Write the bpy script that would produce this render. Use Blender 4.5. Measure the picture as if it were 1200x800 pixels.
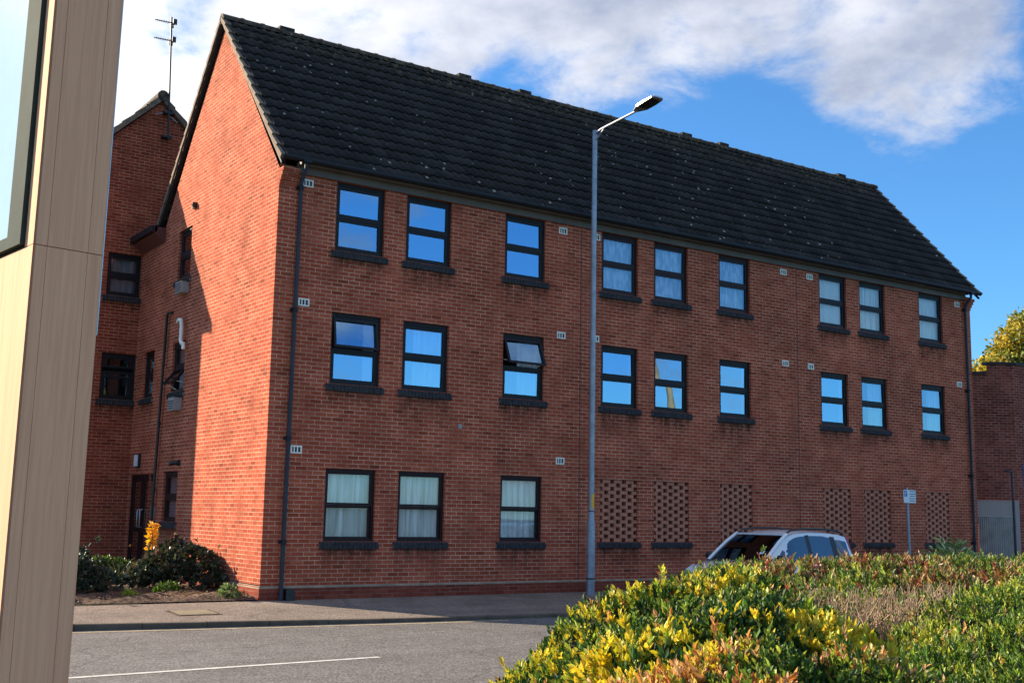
import bpy, math, random
import numpy as np
from mathutils import Vector, Matrix
random.seed(7); rng = np.random.default_rng(11)
S = bpy.context.scene
for o in list(bpy.data.objects): bpy.data.objects.remove(o)
COL = S.collection
# ------------------------------------------------------------------ camera
CAMP = Vector((-8.09716805, -19.36725605, 1.55784714)); FPX = 1375.22
R_ = Vector((0.8236548, -0.56680391, 0.0180583)); U_ = Vector((-0.09680397, -0.10915235, 0.98930013)); F_ = Vector((0.55876808, 0.81658992, 0.14477273))
cd = bpy.data.cameras.new('camera'); cam = bpy.data.objects.new('camera', cd); COL.objects.link(cam)
M = Matrix((R_, U_, -F_)).transposed().to_4x4(); M.translation = CAMP; cam.matrix_world = M
cd.sensor_width = 36; cd.sensor_fit = 'HORIZONTAL'; cd.lens = FPX / 1200 * 36; cd.clip_start = .05; cd.clip_end = 3000
S.camera = cam
def H(px, py, d):            # a point seen at picture position px, py at distance d: used to measure places on site
    return CAMP + (F_ + R_ * ((px - 600) / FPX) - U_ * ((py - 400) / FPX)) * d
def raydir(px, py): return (F_ + R_ * ((px - 600) / FPX) - U_ * ((py - 400) / FPX)).normalized()
# ------------------------------------------------------------------ light
SUNV = Vector((-1, 1.35, .75)).normalized()
elev = math.asin(SUNV.z); az = math.atan2(SUNV.x, SUNV.y)
sl = bpy.data.lights.new('sun', 'SUN'); sl.energy = 4.1; sl.angle = math.radians(.55); sl.color = (1, .83, .60)
so = bpy.data.objects.new('sun', sl); COL.objects.link(so); so.rotation_euler = (-SUNV).to_track_quat('-Z', 'Y').to_euler()
so.location = (-20, 20, 20)
S.view_settings.view_transform = 'Standard'; S.view_settings.look = 'None'; S.view_settings.gamma = 1
S.view_settings.exposure = 1.58; S.view_settings.use_curve_mapping = False
# ------------------------------------------------------------------ node helper
class NT:
    def __init__(s, tree): s.t = tree; tree.nodes.clear()
    def n(s, typ, inp=None, **kw):
        nd = s.t.nodes.new(typ)
        for k, v in kw.items(): setattr(nd, k, v)
        for k, v in (inp or {}).items():
            if isinstance(v, tuple) and len(v) == 2 and hasattr(v[0], 'outputs'): s.t.links.new(v[0].outputs[v[1]], nd.inputs[k])
            elif hasattr(v, 'outputs'): s.t.links.new(v.outputs[0], nd.inputs[k])
            else:
                if isinstance(v, (tuple, list)) and len(v) == 3 and nd.inputs[k].type == 'RGBA': v = (*v, 1)
                nd.inputs[k].default_value = v
        return nd
    def math(s, op, a, b=0.0, c=0.0, clamp=False):
        nd = s.t.nodes.new('ShaderNodeMath'); nd.operation = op; nd.use_clamp = clamp
        for i, v in enumerate((a, b, c)):
            if isinstance(v, tuple): s.t.links.new(v[0].outputs[v[1]], nd.inputs[i])
            elif hasattr(v, 'outputs'): s.t.links.new(v.outputs[0], nd.inputs[i])
            else: nd.inputs[i].default_value = v
        return nd
    def mix(s, f, a, b, blend='MIX'):
        nd = s.t.nodes.new('ShaderNodeMix'); nd.data_type = 'RGBA'; nd.blend_type = blend; nd.clamp_factor = True
        for i, v in ((0, f), (6, a), (7, b)):
            if isinstance(v, tuple) and len(v) == 2 and hasattr(v[0], 'outputs'): s.t.links.new(v[0].outputs[v[1]], nd.inputs[i])
            elif hasattr(v, 'outputs'):
                s.t.links.new(v.outputs[2] if v.bl_idname == 'ShaderNodeMix' else v.outputs[0], nd.inputs[i])
            else: nd.inputs[i].default_value = (*v, 1) if isinstance(v, (tuple, list)) and len(v) == 3 else v
        return nd
    def ramp(s, fac, stops, interp='LINEAR'):
        nd = s.t.nodes.new('ShaderNodeValToRGB'); nd.color_ramp.interpolation = interp
        el = nd.color_ramp.elements
        while len(el) < len(stops): el.new(.5)
        for e, (p, c) in zip(el, stops): e.position = p; e.color = (*c, 1) if len(c) == 3 else c
        if isinstance(fac, tuple): s.t.links.new(fac[0].outputs[fac[1]], nd.inputs[0])
        else: s.t.links.new(fac.outputs[0], nd.inputs[0])
        return nd
    def out(s, shader, kind='ShaderNodeOutputMaterial'):
        o = s.t.nodes.new(kind); s.t.links.new(shader.outputs[0], o.inputs[0]); return o
def colout(nd): return (nd, 2) if nd.bl_idname == 'ShaderNodeMix' else (nd, 0)
# ------------------------------------------------------------------ sky
W = bpy.data.worlds.new('World'); S.world = W; W.use_nodes = True
w = NT(W.node_tree)
sky = w.n('ShaderNodeTexSky', sky_type='NISHITA', sun_disc=False, sun_elevation=elev, sun_rotation=az % (2 * math.pi))
sky.altitude = 50; sky.air_density = 1.0; sky.dust_density = .35; sky.ozone_density = 2.2
tc = w.n('ShaderNodeTexCoord')
skyc = w.mix(1.0, sky, (.50, .95, 1.34), 'MULTIPLY')
mp = w.n('ShaderNodeMapping', {'Vector': (tc, 'Generated'), 'Scale': (1, 1, 1.9), 'Location': (3.1, .4, .2)})
n1 = w.n('ShaderNodeTexNoise', {'Vector': mp, 'Scale': 5.2, 'Detail': 10.0, 'Roughness': .6, 'Distortion': .35})
n2 = w.n('ShaderNodeTexNoise', {'Vector': mp, 'Scale': 15.0, 'Detail': 8.0, 'Roughness': .62, 'Distortion': .3})
# cloud banks: centre direction, tightness, strength
banks = [((160, 120), 170, .55), ((110, 40), 200, .28), ((330, 0), 90, .46), ((460, 25), 140, .34), ((620, -5), 190, .36), ((760, -20), 150, .40), ((880, 30), 150, .48), ((1010, 40), 170, .50),
         ((1130, 85), 230, .50), ((1040, 212), 1300, .44), ((560, 60), 600, .14), ((1170, 20), 200, .3), ((690, 98), 900, .30), ((700, -220), 12, .25)]
holes = [((205, 28), 1100, .40), ((1170, 320), 40, .50), ((820, 170), 260, .34), ((700, 140), 300, .30), ((600, 90), 700, .28), ((940, 200), 400, .22), ((960, -5), 900, .12), ((450, 110), 300, .10)]
acc = None
for (q, k, st), sg in [(b, 1) for b in banks] + [(h, -1) for h in holes]:
    d = raydir(*q)
    dp = w.n('ShaderNodeVectorMath', {0: (tc, 'Generated'), 1: d}, operation='DOT_PRODUCT')
    e = w.math('EXPONENT', w.math('MULTIPLY', w.math('SUBTRACT', (dp, 'Value'), 1.0), float(k)))
    acc = w.math('MULTIPLY_ADD', e, st * sg * (.50 if sg > 0 else .8), acc if acc else 0.0)
for d, k, st in ((Vector((.05, -.2, 1)).normalized(), 1.9, .50), (Vector((.62, -.75, .25)).normalized(), 9, -.03), (Vector((.9, -.4, .2)).normalized(), 9, -.02)):  # unseen overhead cloud added as neutral fill light, plus clearings reflected in the windows
    dp = w.n('ShaderNodeVectorMath', {0: (tc, 'Generated'), 1: d}, operation='DOT_PRODUCT')
    acc = w.math('MULTIPLY_ADD', w.math('EXPONENT', w.math('MULTIPLY', w.math('SUBTRACT', (dp, 'Value'), 1.0), k)), st, acc)
cov = w.math('ADD', w.math('MULTIPLY_ADD', n1, 1.15, w.math('MULTIPLY', n2, .50)), acc)
mask = w.n('ShaderNodeMapRange', {'Value': cov, 'From Min': .96, 'From Max': 1.30, 'To Min': 0.0, 'To Max': .92}, interpolation_type='SMOOTHSTEP')
n3 = w.n('ShaderNodeTexNoise', {'Vector': mp, 'Scale': 8.0, 'Detail': 7.0, 'Roughness': .6})
dpl = w.n('ShaderNodeVectorMath', {0: (tc, 'Generated'), 1: raydir(170, 120)}, operation='DOT_PRODUCT')
lb = w.math('EXPONENT', w.math('MULTIPLY', w.math('SUBTRACT', (dpl, 'Value'), 1.0), 40.0))
cc = w.ramp(w.math('ADD', n3, w.math('MULTIPLY', lb, .3)), [(.34, (2.9, 3.2, 4.0)), (.60, (5.0, 5.15, 5.7)), (.85, (7.4, 7.3, 7.3))])
final = w.mix((mask, 0), colout(skyc), cc)
bg = w.n('ShaderNodeBackground', {'Color': colout(final), 'Strength': .056})
w.out(bg, 'ShaderNodeOutputWorld')
# ------------------------------------------------------------------ materials
MATS = {}
def newmat(name):
    m = bpy.data.materials.new(name); m.use_nodes = True; MATS[name] = m; return m, NT(m.node_tree)
def uvn(t): return t.n('ShaderNodeUVMap', uv_map='UVMap')
def plain(name, col, rough=.6, metal=0.0, var=.12, scale=6.0, bump=0.0, spec=.5, coat=0.0):
    m, t = newmat(name)
    g = t.n('ShaderNodeTexCoord')
    n = t.n('ShaderNodeTexNoise', {'Vector': (g, 'Object'), 'Scale': scale, 'Detail': 6.0, 'Roughness': .65})
    v = t.n('ShaderNodeMapRange', {'Value': n, 'From Min': .3, 'From Max': .7, 'To Min': 1 - var, 'To Max': 1 + var})
    c = t.n('ShaderNodeVectorMath', {0: tuple(col), 'Scale': v}, operation='SCALE')
    b = t.n('ShaderNodeBsdfPrincipled', {'Base Color': c, 'Roughness': rough, 'Metallic': metal, 'Specular IOR Level': spec, 'Coat Weight': coat})
    if bump:
        bp = t.n('ShaderNodeBump', {'Height': n, 'Strength': bump, 'Distance': .01}); t.t.links.new(bp.outputs[0], b.inputs['Normal'])
    t.out(b); return m
def brick_mat(name, c1, c2, c3, mortar, stain=.25, msize=.0058):
    m, t = newmat(name); uv = uvn(t)
    wob = t.n('ShaderNodeTexNoise', {'Vector': uv, 'Scale': 18.0, 'Detail': 2.0})
    uvw = t.n('ShaderNodeVectorMath', {0: uv, 1: t.n('ShaderNodeVectorMath', {0: (wob, 'Color'), 'Scale': .006}, operation='SCALE')}, operation='ADD')
    bt = t.n('ShaderNodeTexBrick', {'Vector': uvw, 'Color1': (0, 0, 0), 'Color2': (1, 1, 1), 'Mortar': (.5, .5, .5), 'Scale': 1.0, 'Mortar Size': msize, 'Mortar Smooth': .25, 'Bias': 0.0, 'Brick Width': .225, 'Row Height': .075}, offset=.5, squash=1.0)
    tint = t.ramp(bt, [(0.0, c1), (.45, c2), (.8, c3), (1.0, tuple(x * .74 for x in c1))])
    fine = t.n('ShaderNodeTexNoise', {'Vector': uv, 'Scale': 55.0, 'Detail': 4.0, 'Roughness': .7})
    big = t.n('ShaderNodeTexNoise', {'Vector': uv, 'Scale': .55, 'Detail': 7.0, 'Roughness': .65})
    f1 = t.n('ShaderNodeMapRange', {'Value': fine, 'From Min': .3, 'From Max': .7, 'To Min': .8, 'To Max': 1.18})
    f2 = t.n('ShaderNodeMapRange', {'Value': big, 'From Min': .3, 'From Max': .7, 'To Min': 1 - stain, 'To Max': 1 + stain})
    smp = t.n('ShaderNodeMapping', {'Vector': uv, 'Scale': (2.6, .22, 1)})
    sn = t.n('ShaderNodeTexNoise', {'Vector': smp, 'Scale': 1.0, 'Detail': 6.0, 'Roughness': .65})
    f3 = t.n('ShaderNodeMapRange', {'Value': sn, 'From Min': .3, 'From Max': .7, 'To Min': .87, 'To Max': 1.10})
    f2 = t.math('MULTIPLY', f2, f3)
    vc = t.n('ShaderNodeVectorMath', {0: tint, 'Scale': t.math('MULTIPLY', f1, f2)}, operation='SCALE')
    mn = t.n('ShaderNodeTexNoise', {'Vector': uv, 'Scale': 2.2, 'Detail': 6.0})
    mc = t.n('ShaderNodeVectorMath', {0: mortar, 'Scale': t.n('ShaderNodeMapRange', {'Value': mn, 'From Min': .3, 'From Max': .7, 'To Min': .5, 'To Max': 1.3})}, operation='SCALE')
    col = t.mix((bt, 'Fac'), (vc, 0), (mc, 0))
    inv = t.math('MULTIPLY_ADD', (bt, 'Fac'), -1.0, t.math('MULTIPLY', fine, .35))
    bp = t.n('ShaderNodeBump', {'Height': inv, 'Strength': .55, 'Distance': .012})
    b = t.n('ShaderNodeBsdfPrincipled', {'Base Color': colout(col), 'Roughness': .88, 'Specular IOR Level': .08, 'Normal': bp})
    t.out(b); return m
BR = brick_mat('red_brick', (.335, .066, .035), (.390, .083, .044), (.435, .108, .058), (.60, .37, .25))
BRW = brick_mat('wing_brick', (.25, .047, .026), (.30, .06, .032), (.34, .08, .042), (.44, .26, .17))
BRP = brick_mat('plinth_brick', (.20, .04, .028), (.24, .05, .03), (.28, .065, .038), (.26, .14, .10), .3)
BRN = brick_mat('neighbour_brick', (.19, .042, .03), (.23, .055, .038), (.28, .08, .055), (.40, .26, .2), .3)
SOLDIER = plain('grille_brick', (.46, .165, .10), .9, var=.3, scale=9, bump=.4)
SILL = plain('engineering_brick', (.034, .033, .037), .7, var=.5, scale=14, bump=.4, spec=.2)
SILLM = plain('sill_mortar', (.17, .15, .14), .9)
FRM = plain('dark_frame', (.012, .010, .012), .5, var=.15, spec=.25)
FRB = plain('brown_frame', (.022, .007, .008), .5, var=.15, spec=.25)
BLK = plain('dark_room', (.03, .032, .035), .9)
CAP = plain('plinth_cap', (.27, .20, .14), .9, var=.35, scale=3)
FAS = plain('fascia_paint', (.115, .085, .068), .6, var=.25, scale=2.0)
SOFF = plain('soffit_paint', (.12, .035, .028), .7)
GUT = plain('gutter_plastic', (.017, .018, .024), .5, var=.2, spec=.25)
PIPE = plain('pipe_plastic', (.030, .034, .048), .45, var=.25, scale=3, spec=.3)
WHT = plain('white_plastic', (.82, .79, .70), .5, var=.2)
GRY = plain('grey_plastic', (.30, .30, .30), .5)
BLKP = plain('black_plastic_and_void', (.012, .012, .013), .45)
GALV = plain('galvanised_steel', (.30, .33, .38), .45, metal=.35, var=.25, scale=5, bump=.1)
ALU = plain('aluminium', (.45, .45, .46), .35, metal=.8)
BARK = plain('bark', (.09, .065, .045), .9, var=.4, bump=.6)
TWIG = plain('dry_twig', (.36, .25, .16), .85, var=.6, scale=7)
STONE = plain('kerb_concrete', (.10, .075, .052), .9, var=.35, scale=4, bump=.4)
VERGE = plain('verge_mortar', (.17, .125, .09), .9, var=.45, scale=7, bump=.5)
CORE = plain('twigs_and_inner_shade', (.030, .028, .014), .95, var=.5, scale=14, bump=.8)  # dark twig colour that also carries the shade inside the shrubs
# roof tiles: dark concrete with pale lichen spots and brown moss near the ridge
def roof_mat(name, base=(.024, .021, .021), ridge=False):
    m, t = newmat(name); uv = uvn(t)
    g = t.n('ShaderNodeTexCoord')
    tile = t.n('ShaderNodeTexBrick', {'Vector': uv, 'Color1': (0, 0, 0), 'Color2': (1, 1, 1), 'Mortar': (.5, .5, .5), 'Scale': 1.0, 'Mortar Size': .001, 'Brick Width': .3, 'Row Height': .3473}, offset=0.0)
    n = t.n('ShaderNodeTexNoise', {'Vector': (g, 'Object'), 'Scale': 1.1, 'Detail': 8.0, 'Roughness': .7})
    f = t.n('ShaderNodeTexNoise', {'Vector': (g, 'Object'), 'Scale': 40.0, 'Detail': 5.0, 'Roughness': .7})
    v = t.n('ShaderNodeMapRange', {'Value': n, 'From Min': .3, 'From Max': .7, 'To Min': .7, 'To Max': 1.4})
    v2 = t.n('ShaderNodeMapRange', {'Value': tile, 'To Min': .75, 'To Max': 1.35})
    v3 = t.n('ShaderNodeMapRange', {'Value': f, 'From Min': .3, 'From Max': .7, 'To Min': .6, 'To Max': 1.5})
    c = t.n('ShaderNodeVectorMath', {0: base, 'Scale': t.math('MULTIPLY', v3, t.math('MULTIPLY', v, v2))}, operation='SCALE')
    mp = t.n('ShaderNodeMapping', {'Vector': (g, 'Object'), 'Scale': (1.0, .7, .7)})
    vo = t.n('ShaderNodeTexVoronoi', {'Vector': mp, 'Scale': 4.2, 'Randomness': 1.0})
    cl = t.n('ShaderNodeTexNoise', {'Vector': (g, 'Object'), 'Scale': .32, 'Detail': 3.0})
    dd = t.math('ADD', (vo, 'Distance'), t.math('MULTIPLY', f, .12))
    thr = t.n('ShaderNodeMapRange', {'Value': cl, 'From Min': .40, 'From Max': .60, 'To Min': .09, 'To Max': .18})
    spot = t.math('LESS_THAN', dd, thr)
    c2 = t.mix(t.math('MULTIPLY', spot, .8), (c, 0), (.36, .34, .30))
    if ridge:
        mo = t.n('ShaderNodeTexNoise', {'Vector': (g, 'Object'), 'Scale': 9.0, 'Detail': 6.0, 'Roughness': .7})
        mk = t.n('ShaderNodeMapRange', {'Value': mo, 'From Min': .47, 'From Max': .62, 'To Min': 0.0, 'To Max': .85})
        c2 = t.mix(mk, colout(c2), (.17, .12, .075))
    else:
        # moss follows the rows just under the ridge
        sp = t.n('ShaderNodeSeparateXYZ', {0: uv})
        hz = t.n('ShaderNodeMapRange', {'Value': (sp, 'Y'), 'From Min': 4.0, 'From Max': 5.1, 'To Min': 0.0, 'To Max': .9})
        mo = t.n('ShaderNodeTexNoise', {'Vector': (g, 'Object'), 'Scale': 6.0, 'Detail': 7.0, 'Roughness': .75})
        mk = t.n('ShaderNodeMapRange', {'Value': mo, 'From Min': .5, 'From Max': .6})
        c2 = t.mix(t.math('MULTIPLY', mk, hz), colout(c2), (.13, .095, .06))
    b = t.n('ShaderNodeBsdfPrincipled', {'Base Color': colout(c2), 'Roughness': .8, 'Specular IOR Level': .15, 'Normal': t.n('ShaderNodeBump', {'Height': f, 'Strength': .5, 'Distance': .01})})
    t.out(b); return m
m, t = newmat('runoff_stain'); uv = uvn(t); sp = t.n('ShaderNodeSeparateXYZ', {0: uv})
n_ = t.n('ShaderNodeTexNoise', {'Vector': t.n('ShaderNodeMapping', {'Vector': uv, 'Scale': (9, 1.3, 1)}), 'Scale': 1.0, 'Detail': 5.0, 'Roughness': .65})
k_ = t.math('MULTIPLY', t.math('POWER', (sp, 'Y'), 1.6), t.n('ShaderNodeMapRange', {'Value': n_, 'From Min': .38, 'From Max': .66}))
ed = t.math('MULTIPLY', t.math('MULTIPLY', t.math('FRACT', (sp, 'X')), t.math('SUBTRACT', 1.0, t.math('FRACT', (sp, 'X')))), 9.0, clamp=True)
t.out(t.n('ShaderNodeMixShader', {0: t.math('MULTIPLY', t.math('MULTIPLY', k_, ed), .8), 1: t.n('ShaderNodeBsdfTransparent'), 2: t.n('ShaderNodeBsdfDiffuse', {'Color': (.085, .045, .03, 1)})}))
STAIN = m
ROOF = roof_mat('roof_tile'); RIDGE = roof_mat('ridge_tile', (.05, .042, .036), True)
def glass_mat(name, fac, tint=(1, 1, 1), trans=(.75, .82, .85), rough=.0):
    m, t = newmat(name)
    fr = t.n('ShaderNodeLayerWeight', {'Blend': .25})
    wv = t.n('ShaderNodeTexNoise', {'Vector': (t.n('ShaderNodeTexCoord'), 'Object'), 'Scale': 1.4, 'Detail': 1.0})
    bp = t.n('ShaderNodeBump', {'Height': wv, 'Strength': .05, 'Distance': .02})
    gl = t.n('ShaderNodeBsdfGlossy', {'Color': (*tint, 1) if len(tint) == 3 else tint, 'Roughness': rough, 'Normal': bp})
    tr = t.n('ShaderNodeBsdfTransparent', {'Color': trans})
    f = t.math('MULTIPLY_ADD', (fr, 'Fresnel'), .35, fac, clamp=True)
    mx = t.n('ShaderNodeMixShader', {0: f, 1: tr, 2: gl}); t.out(mx); return m
GLU = glass_mat('upper_glass', .42, tint=(.42, .72, 1)); GLG = glass_mat('ground_glass', .10, trans=(.93, .97, .97)); GLL = glass_mat('net_glass', .16, tint=(.5, .78, 1), trans=(.86, .93, .98)); GLD = glass_mat('shaded_glass', .10)
GLM = glass_mat('middle_glass', .32, tint=(.5, .78, 1))
def fabric(name, col, stripes=9.0, depth=.35, pattern=False):
    m, t = newmat(name); uv = uvn(t)
    mp = t.n('ShaderNodeMapping', {'Vector': uv, 'Scale': (stripes, .8, 1)})
    n = t.n('ShaderNodeTexNoise', {'Vector': mp, 'Scale': 1.0, 'Detail': 3.0})
    v = t.n('ShaderNodeMapRange', {'Value': n, 'From Min': .3, 'From Max': .7, 'To Min': 1 - depth, 'To Max': 1 + depth * .3})
    c = t.n('ShaderNodeVectorMath', {0: col, 'Scale': v}, operation='SCALE'); co = (c, 0)
    if pattern:
        mp2 = t.n('ShaderNodeMapping', {'Vector': uv, 'Scale': (14, 5.5, 1)})
        vo = t.n('ShaderNodeTexVoronoi', {'Vector': mp2, 'Scale': 1.0}, feature='SMOOTH_F1')
        k = t.n('ShaderNodeMapRange', {'Value': (vo, 'Distance'), 'From Min': .25, 'From Max': .55, 'To Min': 0.0, 'To Max': .55})
        co = colout(t.mix(k, co, (.25, .25, .27)))
    df = t.n('ShaderNodeBsdfDiffuse', {'Color': co}); tl = t.n('ShaderNodeBsdfTranslucent', {'Color': co})
    t.out(t.n('ShaderNodeMixShader', {0: .25, 1: df, 2: tl})); return m
NET = fabric('net_curtain', (.92, .93, .93), 14, .5); LACE = fabric('lace_curtain', (.86, .86, .86), 18, .3, True)
BLIND = fabric('pale_blind', (.84, .84, .82), 2.2, .12); TEAL = fabric('pale_teal_curtain', (.86, .93, .91), 10, .5)
DRK = fabric('grey_curtain', (.36, .37, .40), 7, .4)
# asphalt
def ground_mat(name, c, spk, sc=90., patch=.25, bump=.5, crack=.62, wear=.16):
    m, t = newmat(name); g = t.n('ShaderNodeTexCoord')
    a = t.n('ShaderNodeTexNoise', {'Vector': (g, 'Object'), 'Scale': sc, 'Detail': 3.0, 'Roughness': .8})
    vo = t.n('ShaderNodeTexVoronoi', {'Vector': (g, 'Object'), 'Scale': sc * .7})
    b2 = t.n('ShaderNodeTexNoise', {'Vector': (g, 'Object'), 'Scale': .9, 'Detail': 8.0, 'Roughness': .65})
    mid = t.n('ShaderNodeTexNoise', {'Vector': (g, 'Object'), 'Scale': 9.0, 'Detail': 5.0, 'Roughness': .7})
    f = t.math('MULTIPLY', t.n('ShaderNodeMapRange', {'Value': b2, 'From Min': .3, 'From Max': .7, 'To Min': 1 - patch, 'To Max': 1 + patch}),
               t.n('ShaderNodeMapRange', {'Value': mid, 'From Min': .3, 'From Max': .7, 'To Min': .78, 'To Max': 1.22}))
    lm = t.n('ShaderNodeMapping', {'Vector': (g, 'Object'), 'Scale': (.09, 1.1, 1)})
    ln = t.n('ShaderNodeTexNoise', {'Vector': lm, 'Scale': 1.0, 'Detail': 5.0, 'Roughness': .6})
    cw = t.n('ShaderNodeTexNoise', {'Vector': (g, 'Object'), 'Scale': 2.0, 'Detail': 4.0})
    cv = t.n('ShaderNodeVectorMath', {0: (g, 'Object'), 1: t.n('ShaderNodeVectorMath', {0: (cw, 'Color'), 'Scale': .6}, operation='SCALE')}, operation='ADD')
    ce = t.n('ShaderNodeTexVoronoi', {'Vector': cv, 'Scale': .33}, feature='DISTANCE_TO_EDGE')
    ck = t.n('ShaderNodeMapRange', {'Value': (ce, 'Distance'), 'From Min': .0, 'From Max': .010, 'To Min': crack, 'To Max': 1.0})
    f = t.math('MULTIPLY', t.math('MULTIPLY', f, ck), t.n('ShaderNodeMapRange', {'Value': ln, 'From Min': .3, 'From Max': .7, 'To Min': 1 - wear, 'To Max': 1 + wear}))
    base = t.mix(t.n('ShaderNodeMapRange', {'Value': a, 'From Min': .42, 'From Max': .62}), c, spk)
    cc = t.n('ShaderNodeVectorMath', {0: colout(base), 'Scale': f}, operation='SCALE')
    hh = t.math('ADD', (vo, 'Distance'), a)
    t.out(t.n('ShaderNodeBsdfPrincipled', {'Base Color': cc, 'Roughness': .9, 'Specular IOR Level': .3, 'Normal': t.n('ShaderNodeBump', {'Height': hh, 'Strength': bump, 'Distance': .012})}))
    return m
ASPH = ground_mat('asphalt', (.075, .070, .069), (.20, .186, .18), 38., .14)
PAVE = ground_mat('pavement_tarmac', (.135, .105, .088), (.29, .235, .195), 38., .25)
SOIL = ground_mat('soil', (.05, .032, .022), (.14, .09, .06), 12., .4, 1.0, 1.0, 0)
GRASS = ground_mat('grass_ground', (.045, .065, .02), (.09, .11, .04), 20., .35, .5, 1.0, 0)
LINE = plain('road_paint', (.50, .49, .46), .8, var=.35, scale=9); YEL = plain('yellow_paint', (.42, .34, .20), .85, var=.45, scale=7)
# leaves: colour attribute + translucency
def leaf_mat(name, tr=.35, rough=.45, spec=.4):
    m, t = newmat(name)
    a = t.n('ShaderNodeAttribute', attribute_name='Col')
    p = t.n('ShaderNodeBsdfPrincipled', {'Base Color': (a, 'Color'), 'Roughness': rough, 'Specular IOR Level': spec})
    tl = t.n('ShaderNodeBsdfTranslucent', {'Color': t.n('ShaderNodeVectorMath', {0: (a, 'Color'), 1: (1.25, 1.2, .7)}, operation='MULTIPLY')})
    t.out(t.n('ShaderNodeMixShader', {0: tr, 1: p, 2: tl})); return m
LEAF = leaf_mat('leaf'); LEAFG = leaf_mat('glossy_leaf', .3, .45, .3); LEAFD = leaf_mat('dark_leaf', .15, .35, .5)
# wood-look cladding of the sign
def wood_mat():
    m, t = newmat('wood_cladding'); uv = uvn(t)
    mp = t.n('ShaderNodeMapping', {'Vector': uv, 'Scale': (30, .7, 1)})
    n = t.n('ShaderNodeTexNoise', {'Vector': mp, 'Scale': 1.0, 'Detail': 5.0, 'Roughness': .6, 'Distortion': .4})
    mp2 = t.n('ShaderNodeMapping', {'Vector': uv, 'Scale': (170, 3, 1)})
    n2 = t.n('ShaderNodeTexNoise', {'Vector': mp2, 'Scale': 1.0, 'Detail': 3.0})
    c = t.ramp(n, [(.28, (.70, .32, .19)), (.42, (.77, .375, .225)), (.5, (.82, .41, .25)), (.56, (.74, .355, .215)), (.72, (.84, .43, .27))])
    k = t.n('ShaderNodeMapRange', {'Value': n2, 'From Min': .3, 'From Max': .7, 'To Min': .97, 'To Max': 1.03})
    c2 = t.n('ShaderNodeVectorMath', {0: c, 'Scale': k}, operation='SCALE')
    t.out(t.n('ShaderNodeBsdfPrincipled', {'Base Color': c2, 'Roughness': .75, 'Specular IOR Level': .12})); return m
WOOD = wood_mat()
def emit_free(name, col, rough, metal=0., coat=0.): return plain(name, col, rough, metal, var=.04, coat=coat)
PANEL = emit_free('sign_panel', (.36, .44, .45), .10)
PFRAME = plain('sign_frame', (.035, .05, .047), .8, var=.2, spec=.08)
CARP = emit_free('silver_paint', (.74, .75, .78), .22, .0, .8); CARW = emit_free('white_paint', (.75, .76, .78), .25, 0., .8)
CARG = glass_mat('car_glass', .05, trans=(.25, .28, .30)); RUB = plain('rubber', (.015, .015, .015), .8); TAILM = emit_free('tail_lamp_plastic', (.45, .015, .02), .2)
SIGNW = emit_free('sign_white', (.70, .74, .80), .4); SIGNB = emit_free('sign_blue', (.02, .10, .42), .4); TXT = emit_free('sign_text', (.03, .03, .05), .5)
ORNG = emit_free('orange_label', (.80, .42, .02), .5); CORR = plain('corrugated_gate', (.40, .36, .33), .6, var=.25, scale=3)
BEIGE = plain('beige_render', (.36, .29, .26), .8, var=.1, scale=1.5); COPE = plain('dark_coping_and_shade', (.02, .017, .02), .7)
PINK = emit_free('pink_petal', (.75, .35, .36), .6)
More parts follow.
